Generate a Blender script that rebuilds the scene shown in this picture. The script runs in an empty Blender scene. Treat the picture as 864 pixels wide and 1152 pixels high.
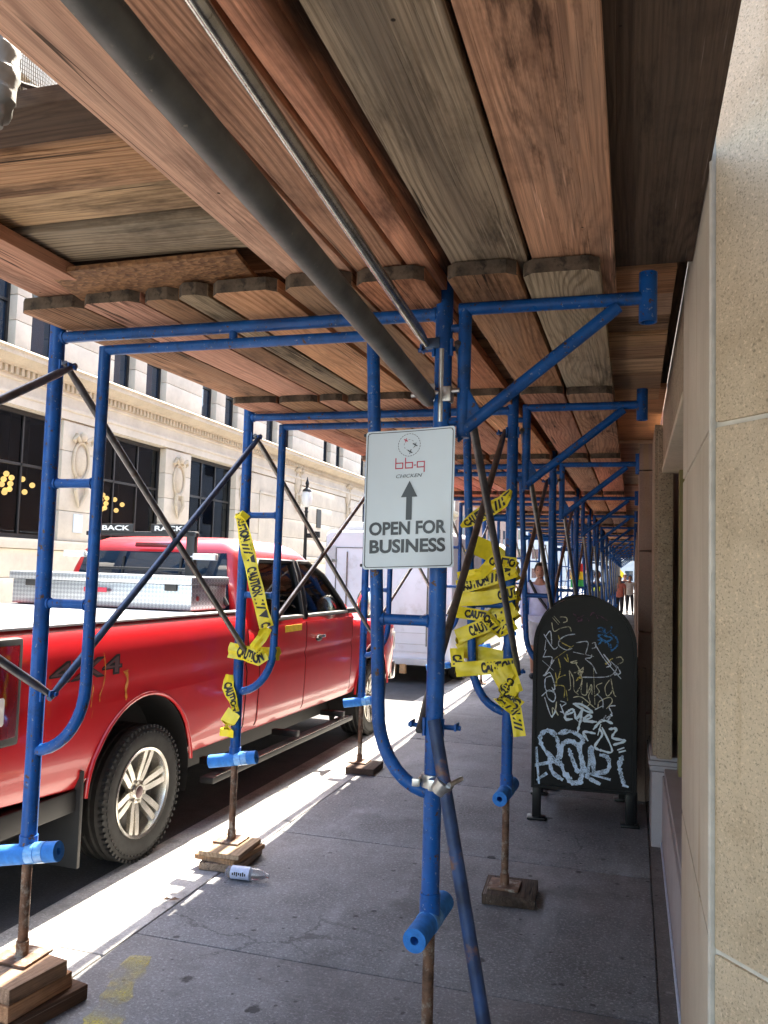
import bpy, bmesh, math, random
from mathutils import Vector, Matrix, Euler, Quaternion
from math import radians as R, sin, cos, pi

random.seed(7)
scene = bpy.context.scene
COL = scene.collection

# ------------------------------------------------------------------ materials
class NT:
    def __init__(self, name):
        self.m = bpy.data.materials.new(name)
        self.m.use_nodes = True
        self.t = self.m.node_tree
        self.b = self.t.nodes['Principled BSDF']
        self.out = self.t.nodes['Material Output']
    def n(self, typ, ins=None, **props):
        nd = self.t.nodes.new(typ)
        for k, v in props.items():
            setattr(nd, k, v)
        for k, v in (ins or {}).items():
            self.set(nd.inputs[k], v)
        return nd
    def set(self, sock, v):
        if isinstance(v, bpy.types.NodeSocket):
            self.t.links.new(v, sock)
        elif isinstance(v, (tuple, list)) and len(v) == 3 and sock.type == 'RGBA':
            sock.default_value = (*v, 1)
        else:
            sock.default_value = v
    def math(self, op, a, b=0.0, c=None, clamp=False):
        nd = self.n('ShaderNodeMath', operation=op, use_clamp=clamp)
        self.set(nd.inputs[0], a)
        self.set(nd.inputs[1], b)
        if c is not None:
            self.set(nd.inputs[2], c)
        return nd.outputs[0]
    def mix(self, fac, a, b, blend='MIX'):
        nd = self.n('ShaderNodeMix', data_type='RGBA', blend_type=blend)
        self.set(nd.inputs[0], fac)
        self.set(nd.inputs[6], a)
        self.set(nd.inputs[7], b)
        return nd.outputs[2]
    def coord(self, kind='Object'):
        return self.n('ShaderNodeTexCoord').outputs[kind]
    def mapping(self, v, scale=(1, 1, 1), loc=(0, 0, 0), rot=(0, 0, 0)):
        return self.n('ShaderNodeMapping', {'Vector': v, 'Scale': scale, 'Location': loc, 'Rotation': rot}).outputs[0]
    def noise(self, v, scale, detail=3.0, rough=0.55, dist=0.0):
        return self.n('ShaderNodeTexNoise', {'Vector': v, 'Scale': scale, 'Detail': detail, 'Roughness': rough, 'Distortion': dist}).outputs['Fac']
    def vor(self, v, scale, rnd=1.0):
        return self.n('ShaderNodeTexVoronoi', {'Vector': v, 'Scale': scale, 'Randomness': rnd}).outputs['Distance']
    def ramp(self, f, lo, hi, a=0.0, b=1.0):
        nd = self.n('ShaderNodeMapRange', {'Value': f, 'From Min': lo, 'From Max': hi, 'To Min': a, 'To Max': b}, clamp=True)
        return nd.outputs[0]
    def bump(self, h, strength, dist=0.01):
        nd = self.n('ShaderNodeBump', {'Height': h, 'Strength': strength, 'Distance': dist})
        self.set(self.b.inputs['Normal'], nd.outputs[0])
    def shifted(self):
        r = self.n('ShaderNodeObjectInfo').outputs['Random']
        cx = self.n('ShaderNodeCombineXYZ', {0: self.math('MULTIPLY', r, 17.3), 1: self.math('MULTIPLY', r, 41.7), 2: self.math('MULTIPLY', r, 9.1)})
        v = self.n('ShaderNodeVectorMath', operation='ADD')
        self.set(v.inputs[0], self.coord()); self.set(v.inputs[1], cx.outputs[0])
        return v.outputs[0], r

def M(name, col, rough=0.55, metal=0.0, var=0.18, vs=6.0, bump=0.0, bs=60.0, spot=None, spec=0.5, coat=0.0, fine=0.0, fs=150.0):
    k = NT(name)
    v = k.coord()
    c = col
    if var:
        f = k.noise(v, vs, 4)
        d = tuple(x * (1 - var * 1.6) for x in col); l = tuple(min(1, x * (1 + var)) for x in col)
        c = k.mix(k.ramp(f, .3, .7), d, l)
    if fine:
        f = k.noise(v, fs, 2)
        c = k.mix(k.ramp(f, .35, .7, 0, fine), c, tuple(x * .35 for x in col))
    if spot:
        sc, ss, lo, hi = spot
        f = k.noise(v, ss, 5, .65)
        c = k.mix(k.ramp(f, lo, hi), c, sc)
    k.set(k.b.inputs['Base Color'], c)
    k.b.inputs['Roughness'].default_value = rough
    k.b.inputs['Metallic'].default_value = metal
    k.b.inputs['Specular IOR Level'].default_value = spec
    k.b.inputs['Coat Weight'].default_value = coat
    k.b.inputs['Coat Roughness'].default_value = 0.06
    if bump:
        k.bump(k.noise(v, bs, 4), bump, .004)
    return k.m

def wood(name, c1, c2, grey=(.2, .18, .15), greyamt=.35, freq=34.0, stain=.75, plo=.52):
    k = NT(name)
    v, r = k.shifted()
    x = k.n('ShaderNodeSeparateXYZ', {0: v}).outputs[0]
    warp = k.noise(k.mapping(v, (2.6, .35, 2.6)), 1.6, 2)
    kn = k.vor(k.mapping(v, (5.2, 1.15, 0)), 1.0)
    ph = k.math('ADD', k.math('MULTIPLY', x, freq * 9.0), k.math('MULTIPLY', warp, freq * 1.9))
    ph = k.math('ADD', ph, k.ramp(kn, .0, .42, 17, 0))
    ph = k.math('ADD', ph, k.math('MULTIPLY', k.noise(k.mapping(v, (26, 1.2, 26)), 1.0, 3), 3.2))
    ring = k.math('POWER', k.math('MULTIPLY_ADD', k.math('SINE', ph), .5, .5), 2.2)
    fib = k.noise(k.mapping(v, (300, 4.5, 300)), 1.0, 3, .65)
    fib2 = k.noise(k.mapping(v, (75, 1.6, 75), (4, 2, 8)), 1.0, 4, .6)
    zone = k.ramp(k.noise(k.mapping(v, (6, 1.0, 6), (2, 5, 1)), 1.0, 2), .35, .65, .2, .9)
    c = k.mix(k.math('MULTIPLY', ring, zone), c1, c2)
    c = k.mix(k.ramp(fib, .42, .68, 0, .42), c, tuple(q * .45 for q in c2))
    c = k.mix(k.ramp(fib2, .50, .70, 0, .45), c, tuple(q * .55 for q in c2))
    g = k.noise(k.mapping(v, (5, .9, 5)), 1.0, 4, .6)
    c = k.mix(k.ramp(g, .47, .70, 0, greyamt), c, grey)
    st = k.noise(k.mapping(v, (8, 1.3, 8), (3, 3, 3)), 1.0, 6, .72)
    c = k.mix(k.ramp(st, .50 if stain > .9 else .53, .62 if stain > .9 else .67, 0, stain), c, tuple(q * .20 for q in c2))
    dirt = k.noise(k.mapping(v, (2.2, 1.5, 2.2), (6, 1, 8)), 1.0, 6, .75)
    c = k.mix(k.ramp(dirt, .50, .66, 0, .5), c, tuple(q * .42 for q in c2))
    pale = k.noise(k.mapping(v, (90, 1.6, 90), (7, 1, 7)), 1.0, 4, .7)
    pm = k.noise(k.mapping(v, (4, .8, 4), (1, 9, 4)), 1.0, 2)
    c = k.mix(k.math('MULTIPLY', k.ramp(pale, .60, .68, 0, .75), k.ramp(pm, plo, plo + .08)), c, tuple(min(1, q * 1.5 + .10) for q in c1))
    split = k.noise(k.mapping(v, (34, .45, 34), (1, 6, 2)), 1.0, 2, .5)
    sl = k.math('ABSOLUTE', k.math('SUBTRACT', split, .5))
    sz = k.ramp(k.noise(k.mapping(v, (3, .7, 3), (9, 2, 5)), 1.0, 2), .54, .60)
    c = k.mix(k.math('MULTIPLY', k.ramp(sl, .006, .016, .85, 0), sz), c, (.012, .008, .005))
    c = k.mix(k.ramp(kn, .035, .085, .9, 0), c, tuple(q * .28 for q in c2))
    dots = k.vor(k.mapping(v, (1, 1, 0)), 7.5)
    c = k.mix(k.ramp(dots, .026, .040, .9, 0), c, (.018, .011, .008))
    hs = k.n('ShaderNodeHueSaturation', {'Color': c, 'Hue': k.math('MULTIPLY_ADD', r, .016, .492), 'Saturation': k.math('MULTIPLY_ADD', k.math('FRACT', k.math('MULTIPLY', r, 7.7)), .25, .79), 'Value': k.math('MULTIPLY_ADD', k.math('FRACT', k.math('MULTIPLY', r, 13.1)), .42, .92)})
    k.set(k.b.inputs['Base Color'], hs.outputs[0])
    k.b.inputs['Roughness'].default_value = .85
    k.b.inputs['Specular IOR Level'].default_value = .2
    k.bump(k.math('ADD', k.math('MULTIPLY', ring, .4), k.math('ADD', fib2, k.math('MULTIPLY', k.ramp(sl, .006, .016), .6))), .42, .004)
    return k.m

MAT = {}
MAT['wood_red'] = wood('wood_red', (.58, .255, .115), (.27, .10, .042), greyamt=.25)
MAT['wood_pink'] = wood('wood_pink', (.60, .30, .165), (.40, .17, .085), greyamt=.2, freq=24, stain=.5)
MAT['wood_grey'] = wood('wood_grey', (.36, .27, .18), (.15, .105, .065), (.23, .20, .155), .6)
MAT['wood_tan'] = wood('wood_tan', (.55, .33, .17), (.29, .155, .075), greyamt=.3)
MAT['wood_brown'] = wood('wood_brown', (.38, .20, .10), (.17, .082, .04), greyamt=.3)
MAT['wood_dark'] = wood('wood_dark', (.095, .056, .034), (.055, .032, .02), (.06, .05, .04), .3)
MAT['wood_block'] = wood('wood_block', (.30, .19, .12), (.17, .10, .06), (.22, .19, .16), .5)
def osb():
    k = NT('osb_board'); v = k.coord()
    a = k.n('ShaderNodeTexVoronoi', {'Vector': k.mapping(v, (60, 110, 80)), 'Scale': 1.0, 'Randomness': 1.0})
    col = k.mix(k.n('ShaderNodeSeparateColor', {0: a.outputs['Color']}).outputs[0], (.34, .17, .075), (.16, .075, .035))
    col = k.mix(k.ramp(k.noise(v, 40, 4), .5, .7, 0, .6), col, (.07, .035, .018))
    k.set(k.b.inputs['Base Color'], col); k.b.inputs['Roughness'].default_value = .8
    k.bump(a.outputs['Distance'], .6, .006)
    return k.m
MAT['endgrain'] = M('weathered_end_grain', (.115, .085, .06), .9, 0, .4, 14, .5, 90, spot=((.03, .022, .016), 30, .5, .66))
MAT['wood_gouged'] = wood('wood_gouged', (.52, .23, .105), (.22, .085, .038), (.16, .12, .09), .5, 26, .95, .50)
MAT['osb'] = osb()
def scaffold_blue():
    k = NT('blue_paint'); v, r = k.shifted()
    n1 = k.noise(v, 7, 5, .65); n2 = k.noise(v, 38, 4, .7); n3 = k.noise(k.mapping(v, (1, 1, 1), (5, 5, 5)), 16, 5, .7)
    c = k.mix(k.ramp(n1, .35, .7), (.002, .060, .235), (.004, .105, .385))
    c = k.mix(k.ramp(n3, .52, .68, 0, .65), c, (.012, .040, .10))
    chip = k.ramp(n2, .615, .645)
    c = k.mix(chip, c, (.085, .04, .022))
    c = k.mix(k.ramp(k.noise(k.mapping(v, (1, 1, 1), (1, 7, 3)), 60, 3, .7), .65, .68, 0, .55), c, (.30, .33, .36))
    k.set(k.b.inputs['Base Color'], c)
    k.set(k.b.inputs['Roughness'], k.ramp(n3, .3, .7, .26, .55))
    k.b.inputs['Specular IOR Level'].default_value = .32
    k.bump(k.math('SUBTRACT', n1, k.math('MULTIPLY', chip, .6)), .18, .003)
    return k.m
MAT['blue'] = scaffold_blue()
MAT['blue_worn'] = M('worn_blue_paint', (.014, .045, .13), .5, .1, .4, 12, .3, 50, spot=((.16, .08, .05), 9, .56, .66))
MAT['steel'] = M('galvanised_steel', (.23, .225, .21), .42, .75, .25, 14, .1, 80, spot=((.13, .10, .075), 30, .58, .75))
MAT['polished'] = M('polished_rod_steel', (.42, .41, .38), .24, .9, .2, 18, .1, 80, spot=((.12, .10, .08), 40, .58, .72))
MAT['steel_dark'] = M('dark_brace_steel', (.15, .145, .145), .42, .6, .3, 14, .12, 80, spot=((.10, .05, .03), 18, .6, .72))
MAT['brace_blue'] = M('greyed_blue_brace_paint', (.045, .085, .16), .45, .3, .3, 12, .1, 70, spot=((.12, .07, .05), 18, .62, .74))
MAT['pipe_grey'] = M('painted_grey_pipe', (.105, .105, .098), .5, .35, .25, 11, .18, 60, spot=((.22, .20, .16), 55, .66, .72))
MAT['rust'] = M('rusty_screw', (.16, .088, .055), .7, .4, .35, 22, .4, 120, spot=((.33, .29, .24), 24, .52, .66))
MAT['zinc'] = M('zinc_clamp', (.55, .55, .53), .32, .9, .2, 25, .1, 70)
MAT['foam'] = M('blue_foam', (.015, .20, .62), .75, 0, .16, 14, .3, 160, fine=.35, fs=40)
MAT['foam_hole'] = M('foam_bore', (.004, .04, .16), .9, 0, 0)
MAT['tape_wrap'] = M('clear_tape_wrap', (.12, .36, .72), .2, 0, .2, 40)
MAT['caution'] = M('yellow_tape', (.82, .66, .03), .42, 0, .12, 12, .25, 25)
MAT['black_ink'] = M('black_ink', (.012, .012, .012), .5, 0, 0)
MAT['sign_white'] = M('sign_sheet', (.60, .68, .73), .28, 0, .04, 3)
MAT['sign_edge'] = M('sign_border', (.045, .05, .055), .4, 0, 0)
MAT['sign_text'] = M('sign_lettering', (.032, .042, .052), .4, 0, 0)
MAT['sign_red'] = M('sign_red_lettering', (.50, .015, .05), .4, 0, 0)
MAT['red_paint'] = M('truck_red_paint', (.52, .010, .016), .30, 0, .06, 2.5, coat=.55)
MAT['black_plastic'] = M('black_plastic', (.014, .014, .015), .5, 0, .1, 20)
MAT['seam'] = M('panel_seam', (.03, .004, .005), .7, 0, 0)
MAT['rubber'] = M('tyre_rubber', (.018, .018, .018), .75, 0, .3, 15, .2, 90)
def worn_paint():
    k = NT('worn_yellow_spray'); v = k.coord()
    f = k.math('ADD', k.math('MULTIPLY', k.noise(v, 6, 4), .9), k.math('MULTIPLY', k.noise(v, 110, 3, .7), .55))
    tr = k.n('ShaderNodeBsdfTransparent')
    mx = k.n('ShaderNodeMixShader', {0: k.ramp(f, .63, .94, .03, .7), 1: tr.outputs[0], 2: k.b.outputs[0]})
    k.set(k.b.inputs['Base Color'], (.50, .42, .06)); k.b.inputs['Roughness'].default_value = .8
    k.t.links.new(mx.outputs[0], k.out.inputs['Surface'])
    return k.m
MAT['worn_yellow'] = worn_paint()
MAT['chrome'] = M('bright_alloy', (.72, .70, .64), .16, 1.0, .06, 8)
MAT['alloy'] = M('wheel_alloy', (.62, .60, .55), .26, .9, .15, 12, fine=.2, fs=60)
MAT['dark_glass'] = M('dark_sky_glass', (.008, .022, .045), .03, 0, 0, spec=.9)  # blue in the base stands in for sky reflected by the glass
MAT['lamp_red'] = M('red_lens', (.15, .004, .008), .12, 0, .1, 10, coat=1)
MAT['lamp_white'] = M('clear_lens', (.72, .72, .70), .15, 0, .05, 10)
MAT['vinyl'] = M('bed_cover_vinyl', (.42, .43, .43), .55, 0, .08, 4, .1, 60)
MAT['trailer_white'] = M('white_trailer_paint', (.70, .70, .74), .32, 0, .08, 1.5, spot=((.46, .44, .42), 2.2, .56, .76))
MAT['trim_white'] = M('off_white_trim', (.52, .52, .53), .4, 0, .12, 3)
MAT['scrape'] = M('faded_yellow_scrape', (.58, .22, .03), .5, 0, .25, 40)
MAT['decal_yellow'] = M('yellow_decal', (.80, .58, .04), .5, 0, .1, 30)
MAT['yellow_paint'] = M('yellow_paint_mark', (.80, .58, .04), .6, 0, .1, 30)
MAT['mailbox'] = M('dark_green_enamel', (.0050, .0055, .0064), .36, 0, .25, 7, .08, 40, spec=.3, fine=.3, fs=30)
MAT['lettering_grey'] = M('grey_decal', (.13, .075, .08), .35, .3, 0)
def diamond():
    k = NT('diamond_plate'); v = k.coord()
    p = k.mapping(v, (26, 26, 26), rot=(0, R(45), 0))
    w = k.n('ShaderNodeTexChecker', {'Vector': k.mapping(v, (46, 46, 46), rot=(R(0), R(45), R(0))), 'Scale': 1.0, 'Color1': (.50, .54, .58), 'Color2': (.34, .37, .41)})
    k.set(k.b.inputs['Base Color'], w.outputs[0])
    k.b.inputs['Metallic'].default_value = .85; k.b.inputs['Roughness'].default_value = .36
    k.bump(w.outputs[1], .7, .006)
    return k.m
MAT['diamond'] = diamond()
def concrete(name, col, gum=True, dark=.5, spk=.35):
    k = NT(name); v = k.coord()
    big = k.noise(v, .8, 5, .62); med = k.noise(v, 4.5, 6, .68); fine = k.noise(v, 70, 4, .75); grit = k.noise(k.mapping(v, (1, 1, 1), (3, 8, 2)), 130, 2, .6)
    c = k.mix(k.ramp(big, .34, .66), tuple(q * (1 - dark * .6) for q in col), tuple(q * 1.2 for q in col))
    c = k.mix(k.ramp(med, .46, .66, 0, .5), c, tuple(q * .5 for q in col))
    c = k.mix(k.ramp(fine, .52, .64, 0, spk), c, tuple(min(1, q * 2.2) for q in col))
    c = k.mix(k.ramp(grit, .55, .66, 0, spk), c, tuple(q * .30 for q in col))
    streak = k.noise(k.mapping(v, (2.6, .5, 1), rot=(0, 0, R(25))), 1.2, 5, .65)
    c = k.mix(k.ramp(streak, .54, .70, 0, .38), c, tuple(min(1, q * 1.9) for q in col))
    stain = k.noise(k.mapping(v, (1, 1, 1), (9, 4, 1)), 1.7, 6, .7)
    c = k.mix(k.ramp(stain, .56, .66, 0, .55), c, tuple(q * .42 for q in col))
    wv = k.n('ShaderNodeVectorMath', operation='ADD'); k.set(wv.inputs[0], v)
    nz = k.n('ShaderNodeTexNoise', {'Vector': v, 'Scale': 3.0, 'Detail': 6.0, 'Roughness': .7}); sc_ = k.n('ShaderNodeVectorMath', {1: (.35, .35, .0)}, operation='MULTIPLY'); k.set(sc_.inputs[0], nz.outputs['Color']); k.set(wv.inputs[1], sc_.outputs[0])
    ce = k.n('ShaderNodeTexVoronoi', {'Vector': k.mapping(wv.outputs[0], (1, 1, 0)), 'Scale': .42}, feature='DISTANCE_TO_EDGE').outputs['Distance']
    c = k.mix(k.math('MULTIPLY', k.ramp(ce, .001, .0035, .55, 0), k.ramp(k.noise(v, .7, 2), .52, .60)), c, tuple(q * .2 for q in col))
    if gum:
        wob = k.math('SUBTRACT', k.noise(v, 34, 3), .5)
        for sc, off, lo, hi, am in ((2.6, 0, .05, .085, .85), (5.5, 5, .05, .085, .75), (11, 9, .06, .10, .75)):
            d = k.math('ADD', k.vor(k.mapping(v, (1, 1, 0), (off, off * .4, 0)), sc), k.math('MULTIPLY', wob, .13))
            gate = k.ramp(k.noise(k.mapping(v, (1, 1, 1), (off, 1, 0)), 1.1, 2), .30, .45)
            c = k.mix(k.math('MULTIPLY', k.ramp(d, lo, hi, am, 0), gate), c, (.020, .020, .022))
        cr = k.vor(k.mapping(v, (1, 1, 0), (31, 3, 0)), 4.2)
        c = k.mix(k.ramp(k.math('ADD', cr, k.math('MULTIPLY', wob, .12)), .035, .065, .55, 0), c, (.30, .29, .28))
    k.set(k.b.inputs['Base Color'], c)
    k.b.inputs['Roughness'].default_value = .75
    k.b.inputs['Specular IOR Level'].default_value = .35
    k.bump(k.math('ADD', k.math('MULTIPLY', fine, .8), med), .6, .006)
    return k.m
MAT['sidewalk'] = concrete('sidewalk_concrete', (.178, .180, .188), spk=.52, dark=.85)
MAT['kerb'] = concrete('kerb_granite', (.36, .35, .34), gum=False)
MAT['asphalt'] = concrete('asphalt', (.052, .053, .058), gum=False, spk=.5)
MAT['gutter'] = concrete('gutter_concrete', (.36, .35, .33), gum=False)
MAT['edge_strip'] = concrete('edge_strip_concrete', (.135, .125, .12), gum=True)
MAT['mortar_dark'] = M('joint_dirt', (.018, .018, .02), .9, 0, .3, 30)
def stone(name, col, speck=.5, fs=95, streaks=True, bump=.4):
    k = NT(name); v = k.coord()
    big = k.noise(v, 1.3, 4, .6)
    c = k.mix(k.ramp(big, .3, .7), tuple(q * .86 for q in col), tuple(min(1, q * 1.08) for q in col))
    n = k.noise(v, 6, 5, .65)
    c = k.mix(k.ramp(n, .46, .70, 0, .45 * min(1, speck + .25)), c, tuple(q * .55 * a for q, a in zip(col, (1.05, .95, .8))))
    s = k.noise(v, fs * 1.9, 3, .7)
    c = k.mix(k.ramp(s, .54, .66, 0, speck), c, tuple(q * .30 for q in col))
    s2 = k.noise(k.mapping(v, (1, 1, 1), (7, 3, 1)), fs * 1.2, 3, .7)
    c = k.mix(k.ramp(s2, .55, .68, 0, speck * .7), c, tuple(min(1, q * 1.45) for q in col))
    pit = k.vor(v, fs * .42)
    c = k.mix(k.math('MULTIPLY', k.ramp(pit, .10, .20, speck * .8, 0), k.ramp(n, .4, .6)), c, tuple(q * .3 for q in col))
    if streaks:
        st = k.noise(k.mapping(v, (16, 16, .7)), 1.0, 4, .65)
        m = k.noise(v, .8, 2)
        c = k.mix(k.math('MULTIPLY', k.ramp(st, .54, .70, 0, .7), k.ramp(m, .40, .58)), c, (.34, .22, .10))
    k.set(k.b.inputs['Base Color'], c); k.b.inputs['Roughness'].default_value = .8
    k.b.inputs['Specular IOR Level'].default_value = .3
    k.bump(k.math('ADD', s, k.math('MULTIPLY', k.ramp(pit, .05, .25), .8)), bump, .004)
    return k.m
MAT['limestone'] = stone('speckled_limestone', (.64, .525, .37), speck=.68)
MAT['smooth_stone'] = stone('smooth_limestone', (.58, .515, .42), speck=.12, bump=.15)
MAT['mortar'] = M('pale_mortar', (.64, .62, .55), .9, 0, .1, 20)
MAT['granite'] = stone('rough_granite', (.34, .265, .19), speck=1.0, fs=48, streaks=False, bump=1.0)
MAT['pink_stone'] = stone('pinkish_stone', (.30, .215, .18), speck=.35, fs=70)
MAT['plinth_stone'] = stone('pale_plinth_stone', (.36, .34, .36), speck=.15, streaks=False, bump=.2)
MAT['olive'] = M('olive_window_paint', (.22, .19, .075), .5, 0, .15, 6)
MAT['facade'] = stone('cream_facade_stone', (.62, .565, .46), speck=.10, fs=30, streaks=False, bump=.2)
MAT['facade_trim'] = stone('cream_carved_stone', (.56, .49, .37), speck=.2, fs=18, streaks=False, bump=.3)
MAT['window_frame'] = M('dark_bronze_frame', (.03, .03, .03), .4, .3, .1, 5)
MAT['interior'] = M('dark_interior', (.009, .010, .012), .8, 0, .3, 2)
def pane():
    k = NT('shop_glass')
    tr = k.n('ShaderNodeBsdfTransparent', {'Color': (.42, .45, .47)})
    gl = k.n('ShaderNodeBsdfGlossy', {'Color': (.50, .62, .80), 'Roughness': .015})
    fr = k.n('ShaderNodeFresnel', {'IOR': 1.38})
    mx = k.n('ShaderNodeMixShader', {0: fr.outputs[0], 1: tr.outputs[0], 2: gl.outputs[0]})
    k.t.links.new(mx.outputs[0], k.out.inputs['Surface'])
    return k.m
MAT['pane'] = pane()
def car_glass():
    k = NT('clear_car_glass')
    tr = k.n('ShaderNodeBsdfTransparent', {'Color': (.72, .82, .78)})
    gl = k.n('ShaderNodeBsdfGlossy', {'Color': (.95, .97, .96), 'Roughness': .02})
    mx = k.n('ShaderNodeMixShader', {0: k.n('ShaderNodeFresnel', {'IOR': 1.5}).outputs[0], 1: tr.outputs[0], 2: gl.outputs[0]})
    k.t.links.new(mx.outputs[0], k.out.inputs['Surface'])
    return k.m
MAT['car_glass'] = car_glass()
def emis(name, col, s):
    k = NT(name)
    k.set(k.b.inputs['Base Color'], col); k.set(k.b.inputs['Emission Color'], col)
    k.b.inputs['Emission Strength'].default_value = s
    return k.m
MAT['globe'] = emis('glowing_globe', (1.0, .66, .24), .32)
def net():
    k = NT('debris_net'); v = k.coord()
    s = k.n('ShaderNodeSeparateXYZ', {0: v})
    wob = k.math('MULTIPLY', k.noise(v, 9, 2), 3.0)
    a = k.math('SINE', k.math('ADD', k.math('MULTIPLY', s.outputs[1], 760.0), wob))
    b = k.math('SINE', k.math('ADD', k.math('MULTIPLY', s.outputs[2], 420.0), wob))
    f = k.math('MAXIMUM', k.ramp(a, .0, .5), k.ramp(b, .82, .95))
    tr = k.n('ShaderNodeBsdfTransparent')
    mx = k.n('ShaderNodeMixShader', {0: f, 1: tr.outputs[0], 2: k.b.outputs[0]})
    k.set(k.b.inputs['Base Color'], (.16, .14, .09)); k.b.inputs['Roughness'].default_value = .8
    k.t.links.new(mx.outputs[0], k.out.inputs['Surface'])
    return k.m
MAT['net'] = net()
MAT['tarp'] = M('grey_tarp', (.20, .20, .18), .6, 0, .3, 9, .6, 20)
MAT['lamp_iron'] = M('black_lamp_iron', (.015, .015, .016), .45, .4, .1, 10)
MAT['frosted'] = M('frosted_lamp_glass', (.75, .75, .72), .25, 0, 0)
MAT['skin'] = M('skin', (.42, .22, .15), .55, 0, .08, 20)
MAT['hair'] = M('dark_hair', (.02, .013, .010), .6, 0, .2, 40)
MAT['shirt'] = M('pale_lavender_shirt', (.50, .53, .72), .8, 0, .12, 9, .3, 30)
MAT['trousers'] = M('dark_trousers', (.035, .035, .05), .8, 0, .2, 12)
MAT['shorts'] = M('pale_shorts', (.45, .45, .50), .8, 0, .1, 12)
MAT['strap'] = M('black_strap', (.015, .016, .022), .7, 0, .1, 12)
MAT['hivis'] = M('yellow_green_vest', (.55, .75, .06), .7, 0, .08, 12)
MAT['coral'] = M('coral_top', (.62, .20, .16), .8, 0, .1, 12)
MAT['white_cloth'] = M('white_cloth', (.72, .70, .68), .8, 0, .1, 12)
MAT['flag_red'] = M('flag_red', (.65, .03, .03), .7, 0, .1, 9)
MAT['flag_yellow'] = M('flag_yellow', (.80, .55, .03), .7, 0, .1, 9)
MAT['flag_green'] = M('flag_green', (.03, .35, .08), .7, 0, .1, 9)
MAT['far_wall'] = stone('far_pale_wall', (.55, .53, .50), speck=.1, fs=20, streaks=False, bump=.1)
MAT['far_brick'] = stone('far_brick_wall', (.34, .22, .17), speck=.2, fs=20, streaks=False, bump=.1)
MAT['leaf'] = M('leaves', (.055, .11, .025), .6, 0, .4, 3)
MAT['bark'] = M('bark', (.09, .065, .045), .9, 0, .3, 12, .6, 30)
MAT['bottle'] = M('clear_crumpled_plastic', (.80, .82, .84), .12, 0, .05, 20)
MAT['bottle'].node_tree.nodes['Principled BSDF'].inputs['Transmission Weight'].default_value = .9
MAT['label_blue'] = M('pale_blue_label', (.50, .56, .72), .4, 0, .1, 60)
def chalk(name, col, nm):
    k = NT(name); v = k.coord()
    f = k.math('ADD', k.math('MULTIPLY', k.noise(v, 130, 3, .7), .7), k.math('MULTIPLY', k.noise(v, 14, 3, .6), .6))
    lo, hi = dict(spray=(.50, .68), evert=(.42, .56), white=(.50, .66)).get(nm, (.52, .68))
    tr = k.n('ShaderNodeBsdfTransparent')
    mx = k.n('ShaderNodeMixShader', {0: k.ramp(f, lo, hi, .22, 1), 1: tr.outputs[0], 2: k.b.outputs[0]})
    k.set(k.b.inputs['Base Color'], col); k.b.inputs['Roughness'].default_value = .7
    k.t.links.new(mx.outputs[0], k.out.inputs['Surface'])
    return k.m
for nm, c in dict(pale=(.62, .60, .42), yellow=(.60, .50, .12), white=(.62, .70, .80), blue=(.03, .22, .55), purple=(.11, .03, .08), evert=(.66, .78, .86), spray=(.56, .70, .86)).items():
    MAT['g_' + nm] = chalk('graffiti_' + nm, c, nm)

# ------------------------------------------------------------------ mesh building
def frames(pts, closed=False):
    """parallel-transport frames along a polyline"""
    n = len(pts); T = []
    for i in range(n):
        a = pts[i - 1] if (i > 0 or closed) else pts[i]
        b = pts[(i + 1) % n] if (i < n - 1 or closed) else pts[i]
        T.append((b - a).normalized())
    up = Vector((0, 0, 1)) if abs(T[0].z) < .9 else Vector((1, 0, 0))
    u = (up - T[0] * up.dot(T[0])).normalized(); out = []
    for t in T:
        u = (u - t * u.dot(t))
        u = u.normalized() if u.length > 1e-6 else t.orthogonal().normalized()
        out.append((t, u, t.cross(u)))
    return out

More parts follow.
